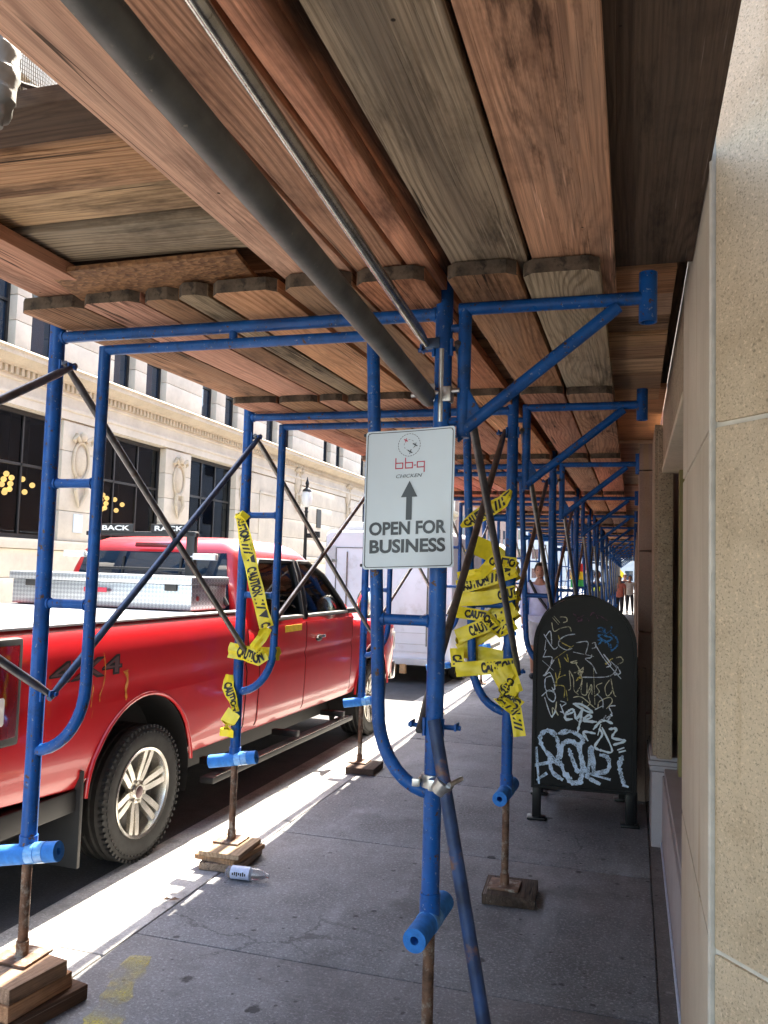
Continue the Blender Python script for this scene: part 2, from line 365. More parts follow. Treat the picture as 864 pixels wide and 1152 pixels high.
class MB:
    def __init__(self):
        self.bm = bmesh.new()
        self.mi = 0
    def _faces(self, vs, faces):
        bv = [self.bm.verts.new(v) for v in vs]
        for f in faces:
            try:
                bf = self.bm.faces.new([bv[i] for i in f]); bf.material_index = self.mi
            except ValueError:
                pass
        return bv
    def raw(self, vs, faces, fn=None):
        self._faces([fn(Vector(v)) if fn else v for v in vs], faces); return self
    def box(self, c, s, rot=None, bev=0.0):
        c = Vector(c); h = Vector(s) / 2
        vs = [Vector((x, y, z)) for x in (-h.x, h.x) for y in (-h.y, h.y) for z in (-h.z, h.z)]
        if rot is not None:
            m = rot if isinstance(rot, Matrix) else Euler(rot).to_matrix()
            vs = [m @ v for v in vs]
        bv = self._faces([c + v for v in vs], [(0, 1, 3, 2), (4, 6, 7, 5), (0, 4, 5, 1), (2, 3, 7, 6), (0, 2, 6, 4), (1, 5, 7, 3)])
        if bev:
            es = list({e for v in bv for e in v.link_edges})
            bmesh.ops.bevel(self.bm, geom=es, offset=bev, segments=2, profile=.6, affect='EDGES')
        return self
    def b2(self, lo, hi, bev=0.0):
        lo, hi = Vector(lo), Vector(hi)
        return self.box((lo + hi) / 2, hi - lo, bev=bev)
    def tube(self, pts, r, n=14, caps=True, closed=False):
        pts = [Vector(p) for p in pts]
        rs = r if isinstance(r, (list, tuple)) else [r] * len(pts)
        fr = frames(pts, closed); vs = []
        for p, q, (t, u, w) in zip(pts, rs, fr):
            for k in range(n):
                a = 2 * pi * k / n
                vs.append(p + u * (cos(a) * q) + w * (sin(a) * q))
        m = len(pts); fs = []
        for i in range(m if closed else m - 1):
            j = (i + 1) % m
            for k in range(n):
                l = (k + 1) % n
                fs.append((i * n + k, i * n + l, j * n + l, j * n + k))
        if caps and not closed:
            fs.append(tuple(range(n - 1, -1, -1))); fs.append(tuple((m - 1) * n + k for k in range(n)))
        self._faces(vs, fs); return self
    def hollow(self, a, b, r, ri, n=18):
        a, b = Vector(a), Vector(b); t = (b - a)
        self.tube([a, b], r, n, caps=False)
        self.tube([b, a], ri, n, caps=False)
        fr = frames([a, b])
        for p, flip in ((a, 1), (b, 0)):
            _, u, w = fr[0]
            vs = [p + u * (cos(2 * pi * k / n) * q) + w * (sin(2 * pi * k / n) * q) for q in (r, ri) for k in range(n)]
            fs = [(k, (k + 1) % n, n + (k + 1) % n, n + k) for k in range(n)]
            if flip: fs = [f[::-1] for f in fs]
            self._faces(vs, fs)
        return self
    def lathe(self, prof, n=24, origin=(0, 0, 0), axis='Z', fn=None, cap=True):
        vs = []; o = Vector(origin)
        for r, h in prof:
            for k in range(n):
                a = 2 * pi * k / n; rr = fn(a, r, h) if fn else r
                x, y = rr * cos(a), rr * sin(a)
                vs.append(o + (Vector((x, y, h)) if axis == 'Z' else Vector((h, x, y)) if axis == 'X' else Vector((x, h, y))))
        fs = []
        for i in range(len(prof) - 1):
            for k in range(n):
                l = (k + 1) % n
                fs.append((i * n + k, i * n + l, (i + 1) * n + l, (i + 1) * n + k))
        if cap and prof[0][0] > 1e-4: fs.append(tuple(range(n - 1, -1, -1)))
        if cap and prof[-1][0] > 1e-4: fs.append(tuple((len(prof) - 1) * n + k for k in range(n)))
        self._faces(vs, fs); return self
    def prism(self, poly, lo, hi, plane='XY', bev=0.0):
        """extrude a 2-D polygon; plane XY along Z, XZ along Y, YZ along X"""
        f = {'XY': lambda p, h: (p[0], p[1], h), 'XZ': lambda p, h: (p[0], h, p[1]), 'YZ': lambda p, h: (h, p[0], p[1])}[plane]
        n = len(poly)
        vs = [f(p, lo) for p in poly] + [f(p, hi) for p in poly]
        fs = [tuple(range(n - 1, -1, -1)), tuple(range(n, 2 * n))] + [(i, (i + 1) % n, n + (i + 1) % n, n + i) for i in range(n)]
        bv = self._faces(vs, fs)
        if bev:
            es = list({e for v in bv for e in v.link_edges})
            bmesh.ops.bevel(self.bm, geom=es, offset=bev, segments=2, profile=.6, affect='EDGES')
        return self
    def loft(self, rings, closed=True, caps=True):
        n = len(rings[0]); vs = [Vector(p) for r in rings for p in r]; fs = []
        for i in range(len(rings) - 1):
            for k in range(n if closed else n - 1):
                l = (k + 1) % n
                fs.append((i * n + k, i * n + l, (i + 1) * n + l, (i + 1) * n + k))
        if caps:
            fs.append(tuple(range(n - 1, -1, -1))); fs.append(tuple((len(rings) - 1) * n + k for k in range(n)))
        self._faces(vs, fs); return self
    def ball(self, c, r, n=14, m=10, sq=(1, 1, 1)):
        c = Vector(c)
        prof = [(max(1e-5, sin(pi * i / m)), -cos(pi * i / m)) for i in range(m + 1)]
        vs = [c + Vector((p * cos(2 * pi * k / n) * r * sq[0], p * sin(2 * pi * k / n) * r * sq[1], h * r * sq[2])) for p, h in prof for k in range(n)]
        fs = [(i * n + k, i * n + (k + 1) % n, (i + 1) * n + (k + 1) % n, (i + 1) * n + k) for i in range(m) for k in range(n)]
        self._faces(vs, fs); return self
    def strip(self, pts, w, fn, wig=0.0):
        """flat painted stroke: pts in 2-D smoothed, width w, mapped by fn(x, z)"""
        P = [Vector((p[0], p[1])) for p in pts]
        if len(P) > 2:
            Q = []
            for i in range(len(P) - 1):
                p0 = P[max(0, i - 1)]; p1 = P[i]; p2 = P[i + 1]; p3 = P[min(len(P) - 1, i + 2)]
                for s in range(6):
                    t = s / 6
                    Q.append(.5 * ((2 * p1) + (p2 - p0) * t + (2 * p0 - 5 * p1 + 4 * p2 - p3) * t * t + (3 * p1 - p0 - 3 * p2 + p3) * t ** 3))
            Q.append(P[-1]); P = Q
        L = []; Rr = []
        for i, p in enumerate(P):
            d = (P[min(i + 1, len(P) - 1)] - P[max(i - 1, 0)])
            d = d.normalized() if d.length > 1e-7 else Vector((1, 0))
            nn = Vector((-d.y, d.x)); ww = w * (1 + wig * random.uniform(-1, 1)) / 2
            if i == 0: p = p - d * w * .3
            if i == len(P) - 1: p = p + d * w * .3
            tp = ww * (.6 if i in (0, len(P) - 1) else 1)
            L.append(p + nn * tp); Rr.append(p - nn * tp)
        vs = [fn(*q) for q in L] + [fn(*q) for q in Rr]; n = len(L)
        self._faces(vs, [(i, i + 1, n + i + 1, n + i) for i in range(n - 1)]); return self
    def clip(self, keep):
        """drop geometry for which keep() of the face centre is False"""
        bmesh.ops.delete(self.bm, geom=[f for f in self.bm.faces if not keep(f.calc_center_median())], context='FACES'); return self
    def build(self, name, mats, parent=None, loc=None, rot=None, smooth=True, ang=38, recenter=True, label=None):
        bm = self.bm
        bmesh.ops.recalc_face_normals(bm, faces=bm.faces[:])
        if smooth:
            lim = R(ang)
            for f in bm.faces: f.smooth = True
            for e in bm.edges:
                if len(e.link_faces) == 2 and e.calc_face_angle(0) > lim: e.smooth = False
        me = bpy.data.meshes.new(name); bm.to_mesh(me); bm.free()
        for m in (mats if isinstance(mats, (list, tuple)) else [mats]):
            me.materials.append(MAT[m] if isinstance(m, str) else m)
        o = bpy.data.objects.new(name, me); COL.objects.link(o)
        if parent: o.parent = parent
        if loc is not None: o.location = loc
        if rot is not None: o.rotation_euler = rot
        if label: o['label'] = label
        return o

def tag(o, label, cat, group=None, kind=None):
    o['label'] = label; o['category'] = cat
    if group: o['group'] = group
    if kind: o['kind'] = kind
    return o
def thing(name, label, cat, loc=(0, 0, 0), rotz=0.0, group=None):
    o = bpy.data.objects.new(name, None); COL.objects.link(o)
    o.location = loc; o.rotation_euler = (0, 0, rotz); o.empty_display_size = .1
    return tag(o, label, cat, group)
def structure(o):
    o['kind'] = 'structure'; return o
def copy_tree(o, parent=None):
    c = o.copy(); COL.objects.link(c); c.parent = parent
    for ch in list(o.children): copy_tree(ch, c)
    return c

_tc = {}
def text_geo(s, size=1.0, bold=0.0, shear=0.0, spacing=1.0):
    """vertices (x, y) and faces of a line of text, from Blender's own font, centred"""
    key = (s, size, bold, shear, spacing)
    if key in _tc: return _tc[key]
    cu = bpy.data.curves.new('text', 'FONT'); cu.body = s; cu.size = size; cu.offset = bold; cu.shear = shear
    cu.space_character = spacing; cu.align_x = 'CENTER'; cu.align_y = 'CENTER'; cu.resolution_u = 4
    ob = bpy.data.objects.new('text', cu); COL.objects.link(ob)
    bpy.context.view_layer.update()
    dg = bpy.context.evaluated_depsgraph_get(); ev = ob.evaluated_get(dg); me = ev.to_mesh()
    vs = [(v.co.x, v.co.y) for v in me.vertices]; fs = [tuple(p.vertices) for p in me.polygons]
    ev.to_mesh_clear(); bpy.data.objects.remove(ob); bpy.data.curves.remove(cu)
    x0 = (min(v[0] for v in vs) + max(v[0] for v in vs)) / 2; y0 = (min(v[1] for v in vs) + max(v[1] for v in vs)) / 2
    vs = [(x - x0, y - y0) for x, y in vs]
    _tc[key] = (vs, fs); return vs, fs
def fit_text(s, width, height, bold=0.0, shear=0.0):
    vs, fs = text_geo(s, 1.0, bold, shear)
    w = max(v[0] for v in vs) - min(v[0] for v in vs); h = max(v[1] for v in vs) - min(v[1] for v in vs)
    return [(x / w * width, y / h * height) for x, y in vs], fs

ORD = ['first', 'second', 'third', 'fourth', 'fifth', 'sixth', 'seventh', 'eighth', 'ninth', 'tenth', 'eleventh', 'twelfth', 'thirteenth', 'fourteenth', 'fifteenth', 'sixteenth', 'seventeenth', 'eighteenth', 'nineteenth', 'twentieth']
GRAFFITI = {
 'pale': [[(-0.21,1.321),(-0.172,1.278)],[(-0.201,1.331),(-0.163,1.29)],[(-0.164,1.328),(-0.122,1.325),(-0.117,1.301),(-0.14,1.291)],[(-0.215,1.288),(-0.2,1.231),(-0.158,1.252),(-0.102,1.264),(-0.088,1.236)],[(-0.098,0.981),(-0.087,0.869),(-0.101,0.849)],[(-0.098,0.981),(-0.07,0.926),(-0.064,0.851),(-0.036,0.825)],[(-0.066,0.964),(-0.033,0.97),(-0.014,0.929),(-0.023,0.882),(-0.05,0.833)],[(-0.014,0.901),(-0.018,0.835),(0.015,0.828),(0.018,0.903)],[(0.058,1.008),(0.07,0.766)],[(0.024,0.838),(0.046,0.895),(0.051,0.83)],[(0.114,0.908),(0.078,0.887),(0.097,0.851),(0.07,0.822)],[(0.16,0.929),(0.133,0.881),(0.147,0.826),(0.179,0.865),(0.169,0.939),(0.188,0.847),(0.202,0.825)],[(-0.068,0.804),(-0.013,0.808),(0.08,0.739),(0.097,0.786),(0.161,0.818),(0.179,0.791),(0.143,0.743)],[(0.204,1.076),(0.231,1.082),(0.245,1.055),(0.213,1.035)]],
 'yellow': [[(-0.171,1.204),(-0.152,1.162),(-0.091,1.132)],[(-0.192,1.051),(-0.072,1.142)],[(-0.169,1.053),(-0.154,0.987),(-0.167,0.925)],[(-0.132,1.064),(-0.104,1.032),(-0.114,1.084)],[(-0.186,0.957),(-0.176,0.882),(-0.19,0.872)],[(-0.121,0.947),(-0.167,0.925),(-0.181,0.882),(-0.134,0.875),(-0.124,0.848),(-0.128,0.801)],[(-0.115,0.848),(-0.105,0.783)]],
 'white': [[(-0.265,1.209),(-0.203,1.117),(-0.175,1.128)],[(-0.256,1.191),(-0.223,1.23),(-0.213,1.145)],[(-0.259,1.105),(-0.251,1.172)],[(-0.064,1.218),(-0.12,1.206),(-0.161,1.176),(-0.166,1.138),(-0.119,1.112),(-0.082,1.123)],[(-0.268,1.057),(-0.25,1.105)],[(-0.268,1.057),(-0.211,1.06),(-0.22,1.007)],[(-0.272,1.033),(-0.201,0.975)],[(-0.197,1.042),(-0.247,0.954),(-0.266,0.934)],[(-0.256,0.934),(-0.219,0.955),(-0.189,0.853),(-0.245,0.841),(-0.251,0.916),(-0.209,0.937)],[(-0.273,0.801),(-0.227,0.842),(-0.198,0.829)],[(-0.245,0.841),(-0.235,0.794),(-0.198,0.768),(-0.184,0.807),(-0.208,0.862)],[(-0.254,0.793),(-0.21,0.674),(-0.183,0.713)],[(-0.054,1.162),(0.02,1.17),(0.007,1.094)],[(-0.072,1.1),(0.058,1.078)],[(0.047,1.162),(0.066,1.168),(0.071,1.14),(0.048,1.129)],[(0.066,1.158),(0.131,1.058),(0.232,0.943)],[(0.122,1.095),(0.168,1.032),(0.141,1.012)],[(-0.01,0.939),(0.15,0.952),(0.204,1.006),(0.168,1.051)]],
 'blue': [[(0.083,1.262),(0.111,1.268),(0.116,1.226),(0.084,1.215),(0.111,1.189),(0.089,1.159)],[(0.129,1.264),(0.129,1.227),(0.156,1.247)],[(0.17,1.276),(0.166,1.238),(0.203,1.202),(0.207,1.156),(0.167,1.116)],[(0.084,1.187),(0.139,1.18),(0.158,1.144)],[(0.12,1.217),(0.175,1.201),(0.13,1.171)],[(0.166,1.163),(0.171,1.116)],[(0.088,1.244),(0.111,1.24)]],
 'purple': [[(-0.075,1.35),(-0.019,1.315),(-0.047,1.304)],[(-0.056,1.313),(-0.01,1.344)],[(0.036,1.345),(0.054,1.365),(0.082,1.328)],[(0.091,1.348),(0.142,1.317)],[(0.009,1.33),(0.027,1.307)]],
 'evert': [[(-0.117,0.688),(-0.067,0.71),(-0.076,0.728),(-0.113,0.698),(-0.117,0.66),(-0.075,0.663)],[(-0.058,0.711),(-0.048,0.665),(-0.012,0.723)],[(-0.012,0.723),(-0.02,0.667),(-0.038,0.582)],[(-0.002,0.659),(0.044,0.68),(0.034,0.698),(-0.002,0.659),(0.081,0.655)],[(-0.067,0.762),(-0.012,0.76),(0.053,0.718),(0.016,0.72),(-0.058,0.758)],[(0.063,0.607),(0.117,0.666),(0.181,0.652)],[(0.108,0.638),(0.091,0.572)],[(-0.151,0.752),(-0.132,0.706)],[(0.171,0.707),(0.178,0.702)],[(0.027,0.531),(-0.001,0.584),(0.072,0.58)],[(0.117,0.62),(0.182,0.477),(0.119,0.473),(0.073,0.497),(0.118,0.574),(0.099,0.61)],[(0.163,0.614),(0.208,0.617),(0.182,0.56),(0.263,0.547),(0.191,0.515)],[(0.218,0.485),(0.254,0.501)],[(0.227,0.471),(0.263,0.483)],[(-0.205,0.669),(-0.183,0.703)]],
 'spray': [[(-0.154,0.36),(-0.258,0.464),(-0.278,0.537),(-0.232,0.578),(-0.176,0.544),(-0.156,0.453),(-0.164,0.387)],[(-0.157,0.564),(-0.084,0.583),(-0.01,0.547),(-0.009,0.51)],[(-0.146,0.407),(-0.129,0.501),(-0.064,0.515),(-0.017,0.444),(-0.007,0.316),(-0.024,0.259)],[(-0.145,0.379),(-0.117,0.307),(-0.079,0.273)],[(-0.091,0.467),(-0.072,0.412),(-0.034,0.323)],[(-0.305,0.46),(-0.282,0.229)],[(-0.308,0.348),(-0.164,0.387)],[(-0.22,0.429),(-0.2,0.319),(-0.135,0.269)],[(-0.292,0.256),(-0.237,0.298)],[(-0.027,0.508),(-0.008,0.399),(0.03,0.337),(0.051,0.495),(0.066,0.34)],[(0.11,0.444),(0.156,0.429),(0.152,0.347),(0.021,0.309),(0.103,0.26)],[(0.246,0.445),(0.228,0.389),(0.238,0.335),(0.256,0.273)],[(0.03,0.319),(0.166,0.293)],[(-0.098,0.309),(-0.079,0.255),(-0.006,0.261)],[(0.256,0.263),(0.279,0.256)]],
}
# ================================================================== THE SETTING
# ground and road
g = MB(); g.b2((-150, -60, -.60), (150, 320, -.214)); structure(g.build('ground', 'asphalt'))
g = MB(); g.raw([(-10.2, -60, -.2), (-2.28, -60, -.2), (-2.28, 300, -.2), (-10.2, 300, -.2)], [(0, 1, 2, 3)]); structure(g.build('road', 'asphalt'))
g = MB()
ys = [-12.0 + 1.53 * i for i in range(0, 40)]
ys = [y + (3.28 - ys[10]) for y in ys]
for a, b in zip(ys[:-1], ys[1:]):
    w = random.uniform(-.002, .002)
    g.b2((-2.055, a + .004, -.10), (.104, b - .004, w), bev=.006)
g.b2((-2.06, -12, -.2), (.12, 48, -.012))
structure(g.build('sidewalk', 'sidewalk'))
g = MB()
y = -10
while y < 48:
    L = random.uniform(1.9, 2.4); g.b2((-2.30, y + .004, -.22), (-2.063, y + L - .004, random.uniform(-.003, .002)), bev=.018); y += L
structure(g.build('kerb', 'kerb'))
g = MB(); g.raw([(-2.90, -60, -.196), (-2.29, -60, -.196), (-2.29, 300, -.196), (-2.90, 300, -.196)], [(0, 1, 2, 3)]); structure(g.build('gutter', 'gutter'))
g = MB(); g.b2((.112, -12, -.2), (.60, 48, -.004)); structure(g.build('edge_strip', 'edge_strip'))
g = MB(); g.b2((-13.4, -60, -.2), (-10.25, 200, -.06)); structure(g.build('pavement', 'kerb'))
g = MB(); g.b2((-10.245, -60, -.2), (-10.05, 200, -.052), bev=.02); structure(g.build('kerb', 'kerb'))
# sprayed marks on the sidewalk
g = MB()
fl = lambda x, y: Vector((x, y, .0046))
g.strip([(-1.90, 3.06), (-1.86, 2.9), (-1.80, 2.75), (-1.755, 2.62), (-1.72, 2.50)], .12, fl, .3)
tag(g.build('paint_mark', 'worn_yellow'), 'smeared yellow paint mark on the grey sidewalk by the kerb', 'paint mark')

# ================================================================== SIDEWALK SHED
FY = [2.62, 4.27, 6.52, 9.35] + [12.15 + 2.8 * i for i in range(11)]
NF = len(FY); CX = -1.36; XL = -.745; XR = .76; HZ = 2.447

def arc_post(x_top, x_bot, xleg, z_top, z_bend, z_leg):
    pts = [(x_top, 0, z_top), (x_top + (x_bot - x_top) * .5, 0, (z_top + z_bend) / 2), (x_bot, 0, z_bend)]
    n = 9
    for i in range(1, n + 1):
        a = i / n * pi / 2
        pts.append((x_bot + (xleg - x_bot) * (1 - cos(a)), 0, z_bend + (z_leg - z_bend) * sin(a)))
    return pts

def foam(mbx, c, axis, tilt, ln=.28, r=.036):
    d = Vector(axis).normalized(); d = (d + Vector((0, 0, tilt))).normalized(); c = Vector(c)
    mbx.hollow(c - d * ln / 2, c + d * ln / 2, r, r * .36)
    return d

def make_frame(label, bl, br, hero=0):
    root = thing('scaffold_frame', label, 'scaffold frame', (CX, 0, 0), 0, 'blue scaffold frames of the sidewalk shed')
    n = 20 if hero else 10
    for x, zt in ((XL, 2.505), (XR, 2.565)):
        m = MB(); m.tube([(x, 0, .535), (x, 0, zt)], .0285, n); m.tube([(x, 0, .505), (x, 0, .60)], .0325, n); m.build('leg', 'blue', root)
    for s, x, xt, xb in ((1, XL, XL + .213, XL + .208), (-1, XR, XR - .245, XR - .188)):
        m = MB(); m.tube(arc_post(xt, xb, x, 2.40, 1.16, .905), .0215, n); m.build('inner_post', 'blue', root)
        for z in (1.89, 1.443):
            t = (z - 1.16) / 1.24; m = MB(); xe = xb + (xt - xb) * t; m.tube([(x, 0, z), (xe, 0, z)], .0175, n); sg = 1 if xe > x else -1; m.tube([(x + sg * .026, 0, z), (x + sg * .034, 0, z)], .0215, n); m.tube([(xe - sg * .027, 0, z), (xe - sg * .020, 0, z)], .0215, n); m.build('rung', 'blue', root)
    m = MB(); m.tube([(XL, 0, HZ), (XR, 0, HZ)], .0215, n); m.tube([(XL + .026, 0, HZ), (XL + .035, 0, HZ)], .0255, n); m.tube([(XR - .026, 0, HZ), (XR - .035, 0, HZ)], .0255, n); m.build('header', 'blue', root)
    m = MB(); m.tube([(XL + .213, 0, 2.388), (XR - .245, 0, 2.388)], .0185, n); m.tube([(-.005, 0, 2.388), (-.005, 0, HZ)], .015, n); m.build('lower_header', 'blue', root)
    m = MB()
    bx = .83
    m.tube([(bx, 0, 2.035), (bx, 0, HZ + .012)], .0215, n)
    m.tube([(bx - .02, 0, HZ + .012), (1.395, 0, HZ + .012)], .0205, n)
    m.tube([(bx, 0, 2.06), (1.31, 0, HZ - .01)], .0205, n)
    m.prism([(bx - .015, 2.02), (bx + .07, 2.10), (bx + .02, 2.19), (bx - .018, 2.19)], -.014, .014, 'XZ', .004)
    m.tube([(XR, 0, HZ - .05), (bx, 0, HZ - .05)], .014, 8); m.tube([(XR, 0, 2.09), (bx, 0, 2.09)], .014, 8)
    m.hollow((1.398, 0, HZ - .065), (1.398, 0, HZ + .09), .027, .021)
    m.build('side_bracket', 'blue', root)
    for x, s in ((XL, 1), (XR, 1), (XR, -1)):
        for z in (2.33, 1.112):
            m = MB(); m.tube([(x + s * .02, 0, z), (x + s * .085, 0, z)], .008, 8)
            m.box((x + s * .072, 0, z + .004), (.008, .05, .022), bev=.003)
            m.tube([(x + s * .03, -.016, z - .028), (x + s * .03, -.016, z + .028)], .006, 6)
            m.build('brace_pin', 'blue', root)
    for x, zb in ((XL, bl), (XR, br)):
        m = MB()
        m.tube([(x, 0, zb + .008), (x, 0, .56)], .0175, 14)
        if hero:
            z = zb + .03
            while z < .5: m.tube([(x, 0, z), (x, 0, z + .004)], .0187, 14); z += .011
        m.build('screw_jack', 'rust', root)
        m = MB(); m.box((x, 0, zb + .005), (.15, .15, .01), bev=.002); m.tube([(x, 0, zb + .01), (x, 0, zb + .06)], .023, 12); m.build('base_plate', 'rust', root)
    m = MB()
    d = foam(m, (XL - .005, -.012, .535), (1, .10, 0), .16, .275)
    f1 = m.build('foam_pad', 'foam', root)
    m = MB(); c = Vector((XL + .065, -.005, .547)); m.tube([c - d * .016, c + d * .016], .0375, 18); m.tube([c - d * .055 , c - d * .02], .0372, 18); m.build('tape_band', 'tape_wrap', f1)
    m = MB()
    d = foam(m, (XR + .0, .0, .515), (.07, 1, 0), .03, .30)
    f2 = m.build('foam_pad', 'foam', root)
    m = MB(); c = Vector((XR, 0, .515)); m.tube([c - d * .03, c + d * .03], .0378, 18); m.build('tape_band', 'tape_wrap', f2)
    return root

frame_labels = ['blue scaffold frame nearest the camera, holding the white open for business sign',
    'blue scaffold frame beside the truck with yellow caution tape wound on both legs',
    'blue scaffold frame just behind the taped one, opposite the truck front door']
FR = []
bases = [(.168, .045), (.095, .052), (.052, .01)]
for i in range(3):
    f = make_frame(frame_labels[i], bases[i][0], bases[i][1], 1); f.location.y = FY[i]; FR.append(f)
f = make_frame('blue scaffold frame standing fourth along the walkway, beyond the dark mailbox', .01, .01, 0); f.location.y = FY[3]; FR.append(f)
for i in range(4, NF):
    c = copy_tree(FR[3]); c.location.y = FY[i]
    c['label'] = 'blue scaffold frame standing %s along the walkway, counted from the sign' % ORD[i]; FR.append(c)

# cross braces -------------------------------------------------------------
def brace_tube(m, a, b, r=.0155):
    a, b = Vector(a), Vector(b); d = (b - a).normalized()
    pts = [a - d * .025, a + d * .03, a + d * .09, b - d * .09, b - d * .03, b + d * .025]
    m.tube(pts, [r * .75, r * .8, r, r, r * .8, r * .75], 12)
def brace(label, x1, x2, ya, yb, m1, m2, grp, zt=2.33, zl=1.112):
    root = thing('cross_brace', label, 'cross brace', ((x1 + x2) / 2, (ya + yb) / 2, (zt + zl) / 2), 0, grp)
    o = Vector(root.location)
    m = MB(); brace_tube(m, Vector((x1, ya, zt)) - o, Vector((x1, yb, zl)) - o); m.build('tube', m1, root)
    m = MB(); brace_tube(m, Vector((x2, yb, zt)) - o, Vector((x2, ya, zl)) - o); m.build('tube', m2, root)
    return root
GK = 'cross braces along the kerb side of the shed'; GB = 'cross braces along the building side of the shed'
xk1, xk2 = CX + XL + .052, CX + XL + .068
brace('crossed steel brace in front of the truck tail, left of the nearest frame', xk1, xk2, .45, FY[0], 'steel_dark', 'steel_dark', GK)
brace('crossed brace of one dark and one blue tube before the truck rear wheel', xk1, xk2, FY[0], FY[1], 'steel_dark', 'brace_blue', GK)
brace('crossed steel brace in front of the truck side windows and door', xk1, xk2, FY[1], FY[2], 'steel', 'steel', GK)
brace('crossed steel brace in front of the white trailer, seen below the sign', xk1, xk2, FY[2], FY[3], 'steel', 'steel', GK)
brace('long dark crossed brace just right of the open for business sign', CX + XR + .05, CX + XR - .045, FY[0], FY[1], 'steel_dark', 'steel_dark', GB)
brace('crossed steel brace between the taped leg and the waiting pedestrian', CX + XR + .05, CX + XR - .045, FY[1], FY[2], 'steel', 'steel_dark', GB)
brace('crossed steel brace directly behind the arched mailbox top', CX + XR + .05, CX + XR - .045, FY[2], FY[3], 'steel', 'steel_dark', GB)
k0 = brace('crossed steel brace on the kerb side, after the fourth frame', xk1, xk2, FY[3], FY[4], 'steel', 'steel', GK)
b0 = brace('crossed steel brace on the building side, after the fourth frame', CX + XR + .05, CX + XR - .045, FY[3], FY[4], 'steel', 'steel_dark', GB)
for i in range(4, NF - 1):
    for s, side in ((k0, 'kerb'), (b0, 'building')):
        c = copy_tree(s); c.location.y += FY[i] - FY[3]; c['label'] = 'crossed steel brace on the %s side, after the %s frame' % (side, ORD[i])

# pipes overhead and the leaning tube --------------------------------------
t = thing('overhead_pipe', 'thick dull grey pipe slung under the overhead planks', 'pipe', (-.65, 2.62, 2.175))
m = MB(); m.hollow((0, .02, -.002), (.015, -3.8, .245), .0300, .026, 22); m.build('tube', 'pipe_grey', t)
m = MB(); m.box((.02, -.0, .01), (.09, .035, .06), bev=.006); m.tube([(-.05, -.02, .0), (.11, -.02, .012)], .008, 8); m.box((.07, -.01, .0), (.03, .05, .05), bev=.005); m.tube([(.05, -.02, -.09), (.05, -.02, .15)], .011, 10); m.build('clamp', 'zinc', t)
t = thing('overhead_rod', 'thin shiny steel rod slung under the overhead planks', 'rod', (-.652, 2.60, 2.345))
m = MB(); m.tube([(0, .01, -.005), (0, -.03, 0), (.001, -.12, .008), (.018, -2.25, .158)], [.011, .013, .0165, .0165], 16); m.build('tube', 'polished', t)
m = MB(); m.box((.02, .0, 0), (.05, .02, .035), bev=.004); m.tube([(-.02, 0, 0), (.05, 0, .0)], .007, 8); m.build('pin', 'brace_blue', t)
t = thing('leaning_tube', 'worn blue tube clamped to the sign post and leaning to the sidewalk', 'tube', (-.33, 2.45, 0))
m = MB(); m.tube([(0, 0, .0), (-.262, .125, 1.14)], .021, 18); m.build('tube', 'blue_worn', t)
m = MB()
m.hollow((-.27, .17, .925), (-.27, .17, .965), .038, .029, 20); m.tube([(-.235, .105, .93), (-.214, .098, .962)], .03, 16)
m.box((-.245, .125, .945), (.05, .06, .036), bev=.006); m.tube([(-.31, .125, .945), (-.31, .20, .945)], .008, 8); m.tube([(-.20, .085, .955), (-.175, .15, .962)], .008, 8)
m.box((-.312, .118, .945), (.024, .014, .024), bev=.003)
m.build('swivel_clamp', 'zinc', t)

# planks -------------------------------------------------------------------
TH = .044
def plank(x0, x1, ya, yb, z, mat, label, grp, name='deck_plank', dz=0.0, th=TH, dog=True, yaw=0.0, roll=0.0, cat='plank'):
    x0 += .003; x1 -= .003; L = yb - ya; w = x1 - x0; hw = w / 2; hl = L / 2; c = .030 if dog else .004
    poly = [(-hw + c, -hl), (hw - c, -hl), (hw, -hl + c), (hw, hl - c), (hw - c, hl), (-hw + c, hl), (-hw, hl - c), (-hw, -hl + c)]
    m = MB(); m.prism(poly, -th / 2, th / 2, 'XY', .0035)
    pitch = math.atan2(dz, L)
    m.bm.normal_update()
    for f in m.bm.faces:
        if abs(f.normal.y) > .6: f.material_index = 1
    o = m.build(name, [mat, 'endgrain'], loc=((x0 + x1) / 2, (ya + yb) / 2, z + th / 2 + dz / 2), rot=(pitch, roll, yaw))
    return tag(o, label, cat, grp)
def cross(ya, yb, xa, xb, z, mat, label, grp, th=.042, yaw=0.0, tilt=0.0):
    L = xb - xa; hw = (yb - ya) / 2
    m = MB(); m.box((0, 0, 0), (hw * 2, L, th), bev=.0035)
    o = m.build('cross_plank', mat, loc=((xa + xb) / 2, (ya + yb) / 2, z + th / 2), rot=(tilt, 0, -pi / 2 + yaw))
    return tag(o, label, 'plank', grp)
Z1 = HZ + .0215 + .0025 + TH + .003
G1 = 'long planks over the nearest bay'
plank(-2.00, -1.745, -3.4, 2.85, Z1, 'wood_pink', 'pinkish edge plank at the far left of the ceiling', G1, dog=False)
plank(-1.075, -.838, -3.4, 2.86, Z1, 'wood_pink', 'smooth pinkish plank just left of the thick grey pipe', G1, dog=False)
plank(-.832, -.672, -3.4, 2.86, Z1 + .002, 'wood_red', 'reddish plank showing between the thick pipe and the thin rod', G1, dog=False)
plank(-.662, -.585, -3.4, 2.84, Z1 + .001, 'wood_red', 'narrow reddish plank just right of the thin rod', G1, dog=False)
plank(-.530, -.300, -3.4, 2.84, Z1, 'wood_grey', 'weathered grey plank between two reddish ones overhead', G1, dog=False)
plank(-.292, -.055, -3.4, 2.86, Z1, 'wood_gouged', 'wide reddish plank with pale gouges and dark grain overhead', G1, dog=False)
G2 = 'planks over the second bay'
